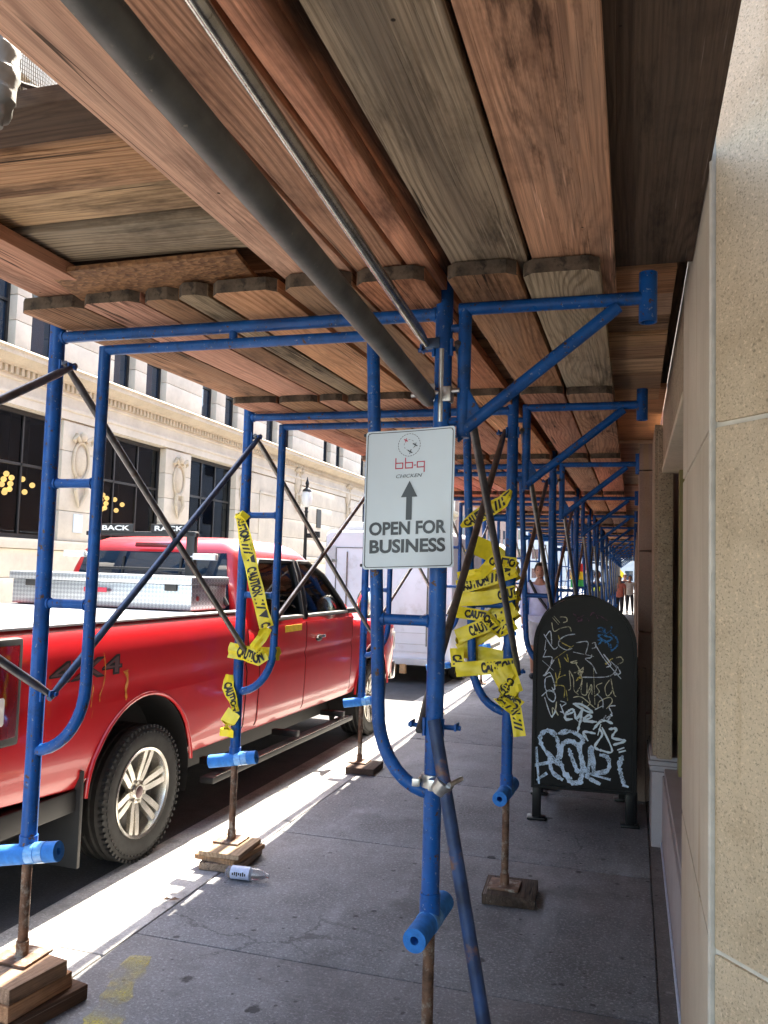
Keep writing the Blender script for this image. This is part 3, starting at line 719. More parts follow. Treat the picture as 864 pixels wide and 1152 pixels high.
XS = [(-2.085, -1.822), (-1.816, -1.588), (-1.582, -1.446), (-1.440, -1.326), (-1.318, -1.082), (-1.062, -.832), (-.824, -.600), (-.540, -.325), (-.316, -.092)]
near_m = ['wood_brown', 'wood_pink', 'wood_brown', 'wood_grey', 'wood_pink', 'wood_brown', 'wood_red', 'wood_brown', 'wood_grey']
far_ms = ['wood_pink', 'wood_red', 'wood_pink', 'wood_tan', 'wood_brown', 'wood_pink', 'wood_red']
ZB = HZ + .0215 + .0025
for b in range(NF - 1):
    ya, yb = FY[b] - .265, FY[b + 1] + .24
    for j, (x0, x1) in enumerate(XS):
        jx = random.uniform(-.003, .003); jy = random.uniform(-.02, .02)
        if b == 0:
            lb = '%s plank from the street edge, its end resting on the nearest frame' % ORD[j]; gp = G2; mt = near_m[j]
        elif b == 1:
            lb = '%s plank from the street edge, its end resting on the second frame' % ORD[j]; gp = 'planks over the third bay'; mt = far_ms[(j * 3 + 1) % 7]
        elif b == 2:
            lb = '%s plank from the street edge, its end resting on the third frame' % ORD[j]; gp = 'planks over the fourth bay'; mt = far_ms[(j * 2 + 3) % 7]
        else:
            lb = 'brown overhead plank of the far bays, beyond the fourth frame'; gp = 'planks over the far bays'; mt = far_ms[(j * 3 + b) % 7]
        if b > 6 and j in (2, 3): continue
        plank(x0 + jx, x1 + jx, ya + jy, yb + jy, ZB, mt, lb, gp, dz=TH + .003)
# upper layer laid across
G3 = 'cross planks above the nearest bay'
ZC = Z1 + TH + .006
cross(1.435, 1.575, -2.15, -.62, ZC + .012, 'wood_dark', 'dark cross plank beside the torn netting, overhead at left', G3)
cross(1.595, 1.795, -2.15, -.62, ZC + .004, 'wood_tan', 'tan cross plank second from the torn netting', G3, yaw=.01)
cross(1.812, 1.98, -2.15, -.62, ZC + .016, 'wood_tan', 'pale tan cross plank third from the torn netting', G3, yaw=-.008)
cross(2.01, 2.24, -2.15, -.62, ZC + .003, 'wood_grey', 'wide greyish cross plank just before the chipboard offcut', G3, yaw=.012)
cross(2.265, 2.50, -2.15, -.62, ZC + .030, 'wood_dark', 'dark recessed cross plank above the chipboard offcut', G3)
m = MB(); m.b2((-.95, 2.55, 0), (.167, FY[1] + .505, .018)); tag(m.build('plywood_sheet', 'wood_dark', loc=(0, 0, ZC + .082)), 'added sheet blocking sun above the cross planks beside the stone wall', 'plywood')  # added layer that keeps sun from leaking down the wall
m = MB(); m.b2((-2.15, 1.62, 0), (-1.06, 2.51, .018)); tag(m.build('plywood_sheet', 'wood_dark', loc=(0, 0, ZC + .10)), 'added dark sheet blocking light above the cross planks by the netting', 'plywood')  # added over the planks to block sun, so their gaps stay dark
m = MB(); m.box((0, 0, 0), (.66, .25, .018), bev=.003)
tag(m.build('chipboard_offcut', 'osb', loc=(-1.50, 2.335, Z1 + .010), rot=(R(-7), R(-2), R(3))), 'rough chipboard offcut lying on the plank ends at left', 'chipboard')
m = MB(); m.b2((0, -3.4, 0), (.773, 2.66, .018)); tag(m.build('plywood_sheet', 'wood_dark', loc=(-.605, 0, ZC + .01)), 'dark plywood sheet overhead beside the stone wall', 'plywood')
m = MB(); m.b2((-2.15, -3.4, 0), (-1.25, -.4, .018)); tag(m.build('plywood_sheet', 'wood_dark', loc=(0, 0, ZC + .01)), 'dark plywood sheet overhead behind the camera at the street side', 'plywood')
m = MB(); m.b2((-1.06, -3.4, 0), (-.61, 1.43, .018)); tag(m.build('plywood_sheet', 'wood_dark', loc=(0, 0, ZC + .011)), 'dark plywood sheet above the planks by the thick pipe', 'plywood')
yc = [2.675, 2.93, 3.19, 3.40, 3.60, 3.83, 4.12, 4.42, 4.72]
for i in range(len(yc) - 1):
    cross(yc[i] + .006, yc[i + 1] - .006, -1.05, .125, ZB + TH * 2 + .012 + (i % 3) * .004, ['wood_brown', 'wood_tan', 'wood_brown', 'wood_tan'][i % 4], '%s cross plank beside the stone wall, counting from the nearest bracket' % ORD[i], 'cross planks above the second bay', yaw=random.uniform(-.01, .01))
m = MB(); m.b2((-2.15, 2.52, 0), (-1.06, FY[1] + .40, .018)); tag(m.build('plywood_sheet', 'wood_dark', loc=(0, 0, ZC + .03)), 'plywood sheet over the second bay at the street side', 'plywood')
for i in range(1, NF - 1):
    ya, yb = FY[i] + (.36 if i == 1 else -.12), FY[i + 1] + .18
    m = MB(); m.box((0, 0, 0), (yb - ya, 2.32, .02), bev=.002)
    lb = 'reddish plywood sheet spanning the bay after the %s frame' % ORD[i]
    tag(m.build('plywood_sheet', ['wood_red', 'wood_pink', 'wood_tan'][i % 3], loc=(-.993, (ya + yb) / 2, ZC + (.068 if i == 1 else .022 + .023 * ((i + 1) % 2))), rot=(0, 0, -pi / 2)), lb, 'plywood', 'plywood sheets over the far bays')

t = thing('shadow_rail', 'added unseen rail above the shed edge, casting a shadow line', 'rail', (-2.235, 2.62, 2.60))  # unseen rail added so its shadow draws a line along the sunlit kerb
m = MB(); m.tube([(0, -6, .15), (0, 30, .15)], .030, 12); m.build('tube', 'steel', t)
for y in FY[:12]:
    m = MB(); m.tube([(0.03, y - 2.62, -.02), (.0, y - 2.62, .18)], .018, 8); m.build('post', 'steel', t)
# torn netting, tarp and wire at the opening on the left
m = MB(); rows = []
for i in range(34):
    y = -.2 + i * .13
    rows.append([Vector((-1.98 + .05 * sin(i * .9 + j * .5) + .02 * sin(j * 1.7), y + .01 * sin(j * 2.0 + i), 2.60 + j * .11)) for j in range(14)])
m.loft(rows, closed=False, caps=False)
tag(m.build('debris_netting', 'net'), 'torn fine debris netting glimpsed through the gap in the overhead planks', 'netting')
m = MB(); pts = [(-1.245, 1.318, 2.80), (-1.238, 1.310, 2.68), (-1.222, 1.295, 2.59), (-1.214, 1.289, 2.50), (-1.216, 1.288, 2.44)]
m.tube([Vector(a).lerp(Vector(b), i / 6) for a, b in zip(pts, pts[1:]) for i in range(6)], [.040 - .024 * max(0, i - 16) / 8 + .004 * sin(i * 1.9) for i in range(24)], 22)
for v in m.bm.verts: v.co += Vector((sin(v.co.z * 130 + v.co.y * 90), cos(v.co.y * 150 + v.co.z * 60), 0)) * .0035
tag(m.build('rolled_tarp', 'tarp'), 'rolled grey tarp hanging at the upper left corner', 'tarp')
m = MB(); m.tube([(-1.22, 1.05, 2.72), (-1.30, 1.20, 2.70), (-1.36, 1.36, 2.66), (-1.34, 1.50, 2.68), (-1.30, 1.60, 2.70)], .006, 8)
m.tube([(-1.34, 1.15, 2.74), (-1.38, 1.28, 2.66), (-1.45, 1.38, 2.64)], .005, 8)
tag(m.build('black_cord', 'strap'), 'black cord looping across the torn netting', 'cord')

# wooden blocks under the legs ---------------------------------------------
def block(x, y, z, sx, sy, sz, rz, mat, label):
    m = MB(); m.box((0, 0, 0), (sx, sy, sz), bev=.004)
    for v in m.bm.verts: v.co += Vector((random.uniform(-1, 1), random.uniform(-1, 1), 0)) * .0015
    tag(m.build('wood_block', mat, loc=(x, y, z + sz / 2), rot=(0, 0, rz)), label, 'wood block', 'wooden blocks under the scaffold legs')
ox = CX + XL
block(ox + .02, 2.60, .001, .30, .34, .056, R(-12), 'wood_dark', 'bottom block under the nearest kerb leg, widest of three')
block(ox + .01, 2.57, .058, .27, .29, .054, R(-7), 'wood_brown', 'middle block of the stack under the nearest kerb leg')
block(ox + .01, 2.56, .113, .27, .25, .054, R(-9), 'wood_block', 'top block of the stack under the nearest kerb leg')
block(ox + .03, 4.22, .001, .23, .33, .040, R(4), 'wood_block', 'bottom block of the stack beside the plastic bottle')
block(ox + .02, 4.22, .042, .25, .31, .026, R(-6), 'wood_brown', 'thin middle block of the stack beside the plastic bottle')
block(ox + .025, 4.21, .069, .23, .30, .025, R(2), 'wood_tan', 'pale top block of the stack beside the plastic bottle')
block(ox + .06, 6.47, .001, .23, .30, .050, R(2), 'wood_dark', 'dark block under the kerb leg beside the truck front wheel')
block(CX + XR + .03, 4.275, .001, .255, .27, .050, R(3), 'wood_dark', 'dark block under the taped leg in mid sidewalk')
block(CX + XR, 2.62, .001, .26, .27, .043, R(-4), 'wood_dark', 'dark block under the sign post leg at the bottom edge')

# litter -------------------------------------------------------------------
t = thing('plastic_bottle', 'crushed clear plastic bottle lying against the wooden blocks', 'bottle', (-1.875, 4.005, .034), R(4))
m = MB(); m.lathe([(.006, -.115), (.026, -.112), (.031, -.10), (.031, .02), (.029, .05), (.02, .085), (.012, .10), (.012, .115)], 20, axis='X', fn=lambda a, r, h: r * (1 + .06 * sin(3 * a + h * 60))); m.build('shell', 'bottle', t)
m = MB(); m.lathe([(.0325, -.085), (.0328, -.08), (.0328, .012), (.0325, .016)], 24, axis='X'); lab = m.build('label', 'label_blue', t)
m = MB()
for k in range(7): m.box((-.07 + k * .011, -.0325, .002 + .002 * (k % 2)), (.007, .0016, .012 + .004 * (k % 3)))
m.build('print', 'black_ink', lab)
m = MB(); vs = [(0, 0, .006), (.03, .012, .014), (.055, .0, .005), (.03, -.014, .010), (.028, 0, .004)]
m.raw(vs, [(0, 4, 1), (1, 4, 2), (2, 4, 3), (3, 4, 0)]); m.raw([(p[0] * .8 - .03, p[1] * .9 + .012, p[2] + .002) for p in vs], [(0, 4, 1), (1, 4, 2), (2, 4, 3), (3, 4, 0)])
tag(m.build('dry_leaf', 'wood_brown', loc=(-2.10, 3.62, .002), rot=(0, 0, R(40))), 'curled dry leaf on the sunlit kerb', 'leaf')

# ================================================================== SIGN
SY = FY[0] - .075
t = thing('business_sign', 'white open for business sign with black arrow on the scaffold post', 'sign', (-.683, SY, 1.831), R(0))
W, Hh = .292, .444
def rrect(w, h, r, n=6):
    out = []
    for cx, cy, a0 in ((w / 2 - r, h / 2 - r, 0), (-w / 2 + r, h / 2 - r, 90), (-w / 2 + r, -h / 2 + r, 180), (w / 2 - r, -h / 2 + r, 270)):
        for i in range(n + 1):
            a = R(a0 + 90 * i / n); out.append((cx + r * cos(a), cy + r * sin(a)))
    return out
shr = .028   # the sheet hangs slightly skewed: right side a little higher
bend = lambda x, y, z: Vector((x, y - .010 * (x / .146) ** 2 + (.03 * max(0, (x - .05) / .1) * max(0, (-z - .12) / .1)), z + shr * x * 1.9 * 1))
SHN = lambda p: bend(p.x, p.y, p.z)
def sign_poly(m, poly, y, n=12):
    """flat polygon cut into vertical strips so that it can follow the sheet's curve"""
    v = [m.bm.verts.new((px, y, pz)) for px, pz in poly]; f = m.bm.faces.new(v)
    for i in range(1, n):
        x = -W / 2 + W * i / n
        bmesh.ops.bisect_plane(m.bm, geom=m.bm.faces[:] + m.bm.edges[:] + m.bm.verts[:], plane_co=(x, 0, 0), plane_no=(1, 0, 0))
    for z in (-.16, -.12, 0):
        bmesh.ops.bisect_plane(m.bm, geom=m.bm.faces[:] + m.bm.edges[:] + m.bm.verts[:], plane_co=(0, 0, z), plane_no=(0, 0, 1))
m = MB(); sign_poly(m, rrect(W, Hh, .010), 0)
r_ = bmesh.ops.extrude_face_region(m.bm, geom=m.bm.faces[:])
for v in [q for q in r_['geom'] if isinstance(q, bmesh.types.BMVert)]: v.co.y += .0025
for v in m.bm.verts: v.co = SHN(v.co)
m.build('panel', 'sign_white', t)
m = MB(); o_ = rrect(W - .010, Hh - .010, .009, 6); i_ = rrect(W - .0145, Hh - .0145, .008, 6)
def dens(P):
    out = []
    for a, b in zip(P, P[1:] + P[:1]):
        k = max(1, int(math.hypot(b[0] - a[0], b[1] - a[1]) / .02)); out += [(a[0] + (b[0] - a[0]) * s / k, a[1] + (b[1] - a[1]) * s / k) for s in range(k)]
    return out
def ring2(m, P, Q, y):
    A = [bend(px, y, pz) for px, pz in P]; B = [bend(px, y, pz) for px, pz in Q]; n = len(A)
    m.raw(A + B, [(k, (k + 1) % n, n + (k + 1) % n, n + k) for k in range(n)])
n_ = 160
def resample(P, n):
    P = P + P[:1]; L = [0]
    for a, b in zip(P, P[1:]): L.append(L[-1] + math.hypot(b[0] - a[0], b[1] - a[1]))
    out = []; j = 0
    for i in range(n):
        s = L[-1] * i / n
        while L[j + 1] < s: j += 1
        f = (s - L[j]) / (L[j + 1] - L[j]); out.append((P[j][0] + (P[j + 1][0] - P[j][0]) * f, P[j][1] + (P[j + 1][1] - P[j][1]) * f))
    return out
ring2(m, resample(o_, n_), resample(i_, n_), -.0012); m.build('border', 'sign_edge', t)
sgn = lambda v: bend(v.x, -.0014, v.y)
for s, w, h, z in (('OPEN FOR', .252, .043, -.093), ('BUSINESS', .246, .044, -.150)):
    vs, fs = fit_text(s, w, h, bold=.034); m = MB(); m.raw([bend(x - .002, -.0014, y + z) for x, y in vs], fs); m.build('lettering', 'sign_text', t)
m = MB(); ax, az = .0, .002
m.raw([bend(ax + x, -.0014, az + z) for x, z in [(0, .055), (-.027, .003), (-.0095, .003), (-.0095, -.070), (.0095, -.070), (.0095, .003), (.027, .003)]], [(0, 1, 6), (2, 3, 4, 5)]); m.build('arrow', 'sign_text', t)
m = MB(); fn = lambda x, z: bend(x - .004, -.0014, z)
lw = .0056
for pts in ([(-.043, .130), (-.043, .098)], [(-.043, .115), (-.020, .115)], [(-.020, .115), (-.020, .098)], [(-.043, .098), (-.020, .098)],
            [(-.011, .130), (-.011, .098)], [(-.011, .115), (.012, .115)], [(.012, .115), (.012, .098)], [(-.011, .098), (.012, .098)],
            [(.018, .106), (.022, .106)], [(.028, .116), (.051, .116)], [(.028, .116), (.028, .099)], [(.028, .099), (.051, .099)], [(.051, .116), (.051, .084)]):
    m.strip(pts, lw, fn)
m.build('lettering', 'sign_red', t)
vs, fs = fit_text('CHICKEN', .086, .0115, shear=.25); m = MB(); m.raw([bend(x - .002, -.0014, y + .073) for x, y in vs], fs); m.build('lettering', 'sign_text', t)
m = MB(); ec = (.0, .172); er = .036
for i in range(26):
    a0 = 2 * pi * i / 26; a1 = a0 + 2 * pi / 26 * .62
    m.strip([(ec[0] + er * cos(a), ec[1] + er * sin(a)) for a in (a0, (a0 + a1) / 2, a1)], .0016, fn)
for i in range(9):
    a0 = 2 * pi * i / 9; a1 = a0 + .35
    m.strip([(ec[0] + .017 * cos(a), ec[1] + .017 * sin(a)) for a in (a0, (a0 + a1) / 2, a1)], .0012, fn)
for px, pz in ((.019, -.001), (.003, -.022)):
    m.strip([(ec[0] + px - .006, ec[1] + pz + .004), (ec[0] + px + .006, ec[1] + pz - .003)], .006, fn); m.strip([(ec[0] + px - .001, ec[1] + pz - .006), (ec[0] + px + .003, ec[1] + pz + .006)], .004, fn)
m.build('emblem', 'sign_text', t)
m = MB(); m.strip([(ec[0] - .016, ec[1] + .018), (ec[0] - .007, ec[1] + .013)], .006, fn); m.strip([(ec[0] - .013, ec[1] + .010), (ec[0] - .010, ec[1] + .021)], .004, fn); m.build('emblem', 'sign_red', t)
for x, z in ((-W / 2 - .004, -.216), (-W / 2 - .004, .205), (W / 2 - .012, .2)): m = MB(); m.box((x, .012, z), (.016, .03, .010), bev=.003); m.build('tie', 'black_plastic', t)

# ================================================================== CAUTION TAPE
def ribbon(m, ml, pts, w, text=True, side=-1, phase=0.0, crumple=.0065, fold=None):
    """tape following 3-D points; lettering mesh ml is laid 1.5 mm off its face"""
    P = [Vector(p) for p in pts]; D = []
    for a, b in zip(P, P[1:]):
        k = max(1, int((b - a).length / .03)); D += [a + (b - a) * (s / k) for s in range(k)]
    D.append(P[-1]); n = len(D); fr = []
    L = [0.0]
    for a, b in zip(D, D[1:]): L.append(L[-1] + (b - a).length)
    for i in range(n):
        T = (D[min(i + 1, n - 1)] - D[max(i - 1, 0)]).normalized()
        N0 = Vector((0, side, 0))
        if abs(T.y) > .8: N0 = Vector((1, 0, 0))
        Wv = T.cross(N0).normalized(); Nv = Wv.cross(T).normalized()
        if Nv.dot(N0) < 0: Nv = -Nv
        if Wv.z < -.2 or (abs(Wv.z) <= .2 and Wv.x < 0): Wv = -Wv
        tw = crumple * sin(i * 1.3 + phase * 5)
        pin = 1.0 if fold is None else fold(L[i] / L[-1])
        fr.append((D[i], T, Wv * pin, Nv, tw))
    rows = []
    for i, (p, T, Wv, Nv, tw) in enumerate(fr):
        rows.append([p + Wv * (w * q) + Nv * (tw * (1 - 4 * q * q) + crumple * .8 * sin(i * .9 + q * 9 + phase)) for q in (-.5, -.25, 0, .25, .5)])
    m.loft(rows, closed=False, caps=False)
    if not text: return
    def S(s, q):
        s = max(0, min(L[-1] - 1e-6, s)); j = 0
        while j < n - 2 and L[j + 1] < s: j += 1
        f = (s - L[j]) / max(1e-9, L[j + 1] - L[j]); k = min(3, max(0, int((q + .5) * 4))); g_ = (q + .5) * 4 - k
        a = rows[j][k].lerp(rows[j][k + 1], g_); b = rows[j + 1][k].lerp(rows[j + 1][k + 1], g_)
        return a.lerp(b, f) + fr[j][3] * .0022
    flip = fr[n // 2][1].x < 0 if abs(fr[n // 2][1].x) > .15 else fr[n // 2][1].z > 0
    s = phase * .1
    item = 0
    while s < L[-1] - .03:
        if item % 2 == 0:
            vs, fs = fit_text('CAUTION', .165, w * .74, bold=.06)
            f2 = []
            for f in fs:
                mid = s + .085 + sum(vs[i][0] for i in f) / len(f)
                if 0.004 < mid < L[-1] - .004: f2.append(f)
            tx = [((s + .085) + (x if not flip else -x), (y if not flip else -y) / w) for x, y in vs]
            if f2: ml.raw([S(a, b) for a, b in tx], f2)
            s += .175
        else:
            for k in range(3):
                q = s + k * .022
                if q + .03 < L[-1]: ml.raw([S(q, -.32), S(q + .011, -.32), S(q + .030, .32), S(q + .019, .32)], [(0, 1, 2, 3)])
            if s + .125 < L[-1]: ml.raw([S(s + .075, .36), S(s + .125, .36), S(s + .1, -.3)], [(0, 1, 2)])
            s += .14
        item += 1
fy, bk = FY[1] - .036, FY[1] + .036
xi, xo = CX + XR - .245, CX + XR + .035
t = thing('caution_tape', 'yellow caution tape wound many times round the mid sidewalk leg', 'caution tape', (CX + XR, FY[1], 1.4))
o = Vector(t.location); m = MB(); ml = MB(); rel = lambda L_: [Vector(p) - o for p in L_]
w_ = .074
ribbon(m, ml, rel([(xi - .01, fy, 1.84), (-.64, fy, 1.97), (-.60, fy, 2.03)]), .075, phase=.2, fold=lambda f: 1 - .75 * abs(2 * f - 1) ** 3)
ribbon(m, ml, rel([(xi + .03, fy + .02, 1.76), (-.70, bk, 1.71), (-.59, bk, 1.62)]), .10, text=False, phase=1.2)
ribbon(m, ml, rel([(xi - .022, fy, 1.525), (-.70, fy - .004, 1.575), (xo, fy, 1.625)]), w_, phase=.0)
ribbon(m, ml, rel([(xi - .022, fy + .002, 1.462), (-.70, fy - .002, 1.478), (xo, fy + .003, 1.512)]), w_ * .96, phase=2.1)
ribbon(m, ml, rel([(xi - .02, fy, 1.272), (-.70, fy, 1.345), (xo, fy, 1.430)]), w_, phase=.7)
ribbon(m, ml, rel([(xi - .018, fy, 1.215), (xi - .01, fy + .006, 1.12)]), .07, phase=.3)
ribbon(m, ml, rel([(xi - .018, bk, 1.20), (-.70, bk, 1.18), (xo, bk, 1.16)]), .075, text=False, phase=2)
ribbon(m, ml, rel([(xi - .02, fy - .002, 1.105), (-.70, fy - .006, 1.128), (xo, fy - .002, 1.145)]), w_, phase=1.3)
for za, zb in ((1.625, 1.61), (1.512, 1.50), (1.43, 1.415), (1.145, 1.14)):
    ribbon(m, ml, rel([(xo, fy, za), (xo + .006, FY[1], (za + zb) / 2), (xo, bk, zb)]), w_ * .9, text=False)
for za, zb in ((1.525, 1.53), (1.46, 1.455), (1.27, 1.26), (1.105, 1.11)):
    ribbon(m, ml, rel([(xi - .022, fy, za), (xi - .028, FY[1], (za + zb) / 2), (xi - .022, bk, zb)]), w_ * .9, text=False)
for za, zb in ((1.61, 1.455), (1.50, 1.26), (1.415, 1.20)): ribbon(m, ml, rel([(xi - .022, bk, zb), (-.70, bk + .004, (za + zb) / 2), (xo, bk, za)]), w_ * .9, text=False)
ribbon(m, ml, rel([(-.67, fy - .012, 1.13), (-.60, fy - .02, 1.02), (-.555, fy - .016, .93), (-.53, fy - .02, .80)]), .062, phase=.9, crumple=.006)
ribbon(m, ml, rel([(-.60, fy - .014, 1.145), (-.565, fy - .022, 1.05), (-.545, fy - .01, .98), (-.575, fy - .016, .945), (-.62, fy - .02, 1.0)]), .075, phase=1.7, crumple=.008)
ribbon(m, ml, rel([(xi - .02, fy - .006, 1.575), (-.74, fy - .012, 1.60), (-.68, fy - .006, 1.67), (xo, fy - .008, 1.655)]), .058, phase=1.9, crumple=.009)
ribbon(m, ml, rel([(xi - .02, fy - .008, 1.40), (-.72, fy - .014, 1.385), (-.64, fy - .012, 1.31), (xo, fy - .006, 1.355)]), .060, phase=.4, crumple=.010)
ribbon(m, ml, rel([(xo, fy - .012, 1.10), (-.60, fy - .026, 1.03), (-.64, fy - .02, .98), (-.56, fy - .024, .93)]), .055, phase=.2, crumple=.012)
m.build('tape', 'caution', t); ml.build('lettering', 'black_ink', t, smooth=False)
t = thing('caution_tape', 'yellow caution tape hanging and knotted on the leg before the truck', 'caution tape', (CX + XL, FY[1], 1.3))
o = Vector(t.location); m = MB(); ml = MB()
a_, b_ = CX + XL - .03, CX + XL + .24
ribbon(m, ml, rel([(-2.125, fy - .004, 1.90), (-2.09, fy - .004, 1.80), (-2.02, fy - .012, 1.57), (-1.955, fy - .012, 1.36), (-1.925, fy - .006, 1.27)]), .082, phase=.0, crumple=.007, fold=lambda f: .45 + .55 * min(1, f * 5))
ribbon(m, ml, rel([(-2.135, fy - .002, 1.86), (-2.10, fy - .012, 1.885), (-2.075, fy, 1.86)]), .06, text=False, crumple=.012)
ribbon(m, ml, rel([(-2.15, fy - .004, 1.135), (-2.05, fy - .012, 1.125), (-1.97, fy - .012, 1.10), (-1.93, fy - .002, 1.13)]), .085, phase=.5, crumple=.009)
ribbon(m, ml, rel([(-2.00, fy - .014, 1.15), (-1.95, fy - .012, 1.21), (-1.925, fy - .004, 1.27)]), .06, text=False, crumple=.012)
ribbon(m, ml, rel([(-2.14, fy - .002, 1.00), (-2.145, fy - .008, .93), (-2.105, fy - .012, .86), (-2.09, fy - .004, .80)]), .078, phase=.4, crumple=.009, fold=lambda f: .5 + .5 * sin(pi * min(1, f * 1.2)))
ribbon(m, ml, rel([(-2.10, fy - .006, .80), (-2.135, fy - .012, .74), (-2.14, fy - .008, .66)]), .085, phase=1.1, crumple=.006)
ribbon(m, ml, rel([(b_, fy, 1.13), (b_ + .005, FY[1], 1.13), (b_ - .02, bk, 1.12), (a_, bk, 1.12), (a_ - .004, FY[1], 1.13), (a_, fy, 1.135)]), .07, text=False)
m.build('tape', 'caution', t); ml.build('lettering', 'black_ink', t, smooth=False)
# ================================================================== STONE BUILDING ON THE RIGHT
t = thing('stone_building', 'pale limestone building with speckled blocks along the right of the sidewalk', 'building', (0, 0, 0))
crn = (.170, 2.02); sd = Vector((.636, -.772))
e2 = (crn[0] + sd.x * 1.5, crn[1] + sd.y * 1.5)
def pier_poly(off):
    o1 = (crn[0] + off, crn[1] + .0 + off * .3)
    return [o1, (crn[0] + off, 3.15 - off), (1.6, 3.15 - off), (1.6, e2[1] + off), (e2[0] + off * 1.2, e2[1] + off * .4)]
m = MB(); m.prism(pier_poly(.006), -.1, 14, 'XY'); m.build('mortar', 'mortar', t)
zs = [-.05, .795, 1.953, 3.10, 4.2, 5.3, 6.4, 7.5, 8.6, 9.7, 10.8, 12]
m = MB()
for a, b in zip(zs[:-1], zs[1:]):
    q = pier_poly(0); m.prism([q[0], (q[0][0] + .06, q[0][1]), (q[0][0] + .06, q[1][1]), q[1]][::-1], a + .0055, b - .0055, 'XY', .004)
m.build('pier', 'smooth_stone', t)
m = MB()
nrm = Vector((-.772, -.636))
for i, (a, b) in enumerate(zip(zs[:-1], zs[1:])):
    s0, s1 = .012, 1.5
    p = lambda s, d: (crn[0] + sd.x * s + nrm.x * d, crn[1] + sd.y * s + nrm.y * d)
    m.prism([p(s0, .002), p(s1, .002), p(s1, -.09), p(s0 + .07, -.09)], a + .0055, b - .0055, 'XY', .005)
m.build('splayed_wall', 'limestone', t)
m = MB(); m.box((crn[0] + .003, crn[1] - .002, 6), (.016, .012, 12.1), rot=(0, 0, R(25)), bev=.003); m.build('corner_bead', 'mortar', t)
m = MB(); m.b2((.18, 3.15, -.1), (.60, 5.40, .42), bev=.008); m.b2((.192, 3.15, .42), (.60, 5.40, .46), bev=.006); m.build('plinth', 'plinth_stone', t)
m = MB(); m.b2((.172, 3.16, -.02), (.179, 5.37, .03), bev=.002); m.b2((.160, 2.05, -.02), (.169, 3.14, .03), bev=.002); m.build('base_strip', 'label_blue', t)
m = MB(); m.b2((.36, 3.10, .40), (.40, 5.45, 2.4)); m.build('shop_window', 'dark_glass', t)
m = MB(); m.b2((.262, 5.20, .43), (.36, 5.33, 2.30), bev=.006); m.b2((.30, 3.2, .43), (.36, 3.30, 2.30), bev=.006); m.b2((.29, 3.2, .46), (.36, 5.33, .54), bev=.006); m.b2((.29, 3.2, 2.2), (.36, 5.33, 2.29), bev=.006); m.build('window_frame', 'olive', t)
m = MB(); m.b2((.172, 3.153, 2.285), (.70, 5.40, 2.95), bev=.006)
m.build('lintel', 'granite', t)
m = MB(); m.b2((.166, 3.156, 2.25), (.60, 5.395, 2.282), bev=.006); m.build('lintel_moulding', 'facade_trim', t)
m = MB(); m.b2((.125, 5.405, .52), (.235, 6.06, 2.56), bev=.006); m.b2((.145, 5.36, .52), (.235, 5.404, 2.52), bev=.01); m.build('pilaster', 'granite', t)
m = MB()
for z0, z1, d in ((.505, .53, .012), (.475, .503, .022), (.44, .473, .014)): m.b2((.122 - d, 5.40 - d, z0), (.30, 6.07, z1), bev=.007)
m.b2((.118, 5.38, -.05), (.30, 6.06, .438), bev=.008); m.build('pilaster_base', 'plinth_stone', t)
for j, (za, zb) in enumerate(((-.05, .62), (.625, 1.20), (1.205, 1.80), (1.805, 2.40), (2.405, 3.0))):
    m = MB(); m.b2((.040, 6.45, za + .002), (.50, 7.3, zb - .002), bev=.006); m.build('pier', 'pink_stone', t)
m = MB(); m.b2((.02, 6.40, -.05), (.10, 6.44, .95), bev=.008); m.build('pipe_cover', 'pink_stone', t)
m = MB(); m.b2((.20, 6.06, -.1), (1.2, 6.45, 3.0)); m.b2((.17, 7.3, -.1), (1.2, 43.0, 3.0)); m.b2((.20, 3.15, 2.95), (1.6, 43, 14)); m.b2((.41, 3.15, -.1), (1.5, 6.1, 2.96)); m.b2((1.13, -14, -.1), (1.8, e2[1] + .0, 14)); m.build('wall', 'pink_stone', t)
for k in range(7):
    m = MB(); m.b2((.06, 11.0 + k * 4.6, -.05), (.168, 11.8 + k * 4.6, 3.0), bev=.006); m.build('pier', 'pink_stone', t)
    m = MB(); m.b2((.150, 8.2 + k * 4.6, .5), (.168, 10.2 + k * 4.6, 2.5)); m.build('shop_window', 'dark_glass', t)

# ================================================================== RELAY MAILBOX
t = thing('relay_mailbox', 'dark arched street mailbox covered in white, yellow and blue graffiti', 'mailbox', (-.30, 5.68, 0), R(4.6))
hw, z0, zc, dp = .333, .205, 1.135, .70
def arch(w, zb, zc_, n=26):
    return [(-w, zb)] + [(-w * cos(pi * i / n), zc_ + w * sin(pi * i / n)) for i in range(n + 1)] + [(w, zb)]
m = MB(); m.prism(arch(hw - .014, z0 + .01, zc), .012, dp - .012, 'XZ'); m.build('body', 'mailbox', t)
for y in (-.004, dp - .022):
    P = arch(hw, z0, zc); Q = arch(hw - .022, z0 + .02, zc); m = MB(); n = len(P)
    rings = [[(p[0], y, p[1]) for p in P], [(p[0], y + .026, p[1]) for p in P], [(q[0], y + .026, q[1]) for q in Q], [(q[0], y, q[1]) for q in Q]]
    vs = [v for r in rings for v in r]; fs = [(a * n + k, a * n + (k + 1) % n, ((a + 1) % 4) * n + (k + 1) % n, ((a + 1) % 4) * n + k) for a in range(4) for k in range(n)]
    m.raw(vs, fs); m.build('rim', 'mailbox', t)
for x in (-.296, .296):
    for y in (.03, dp - .03):
        m = MB(); m.box((x, y, .115), (.058, .05, .23), bev=.008); m.box((x, y, .008), (.12, .10, .016), bev=.004)
        m.tube([(x + .04, y - .03, .016), (x + .04, y - .03, .026)], .009, 8); m.build('leg', 'mailbox', t)
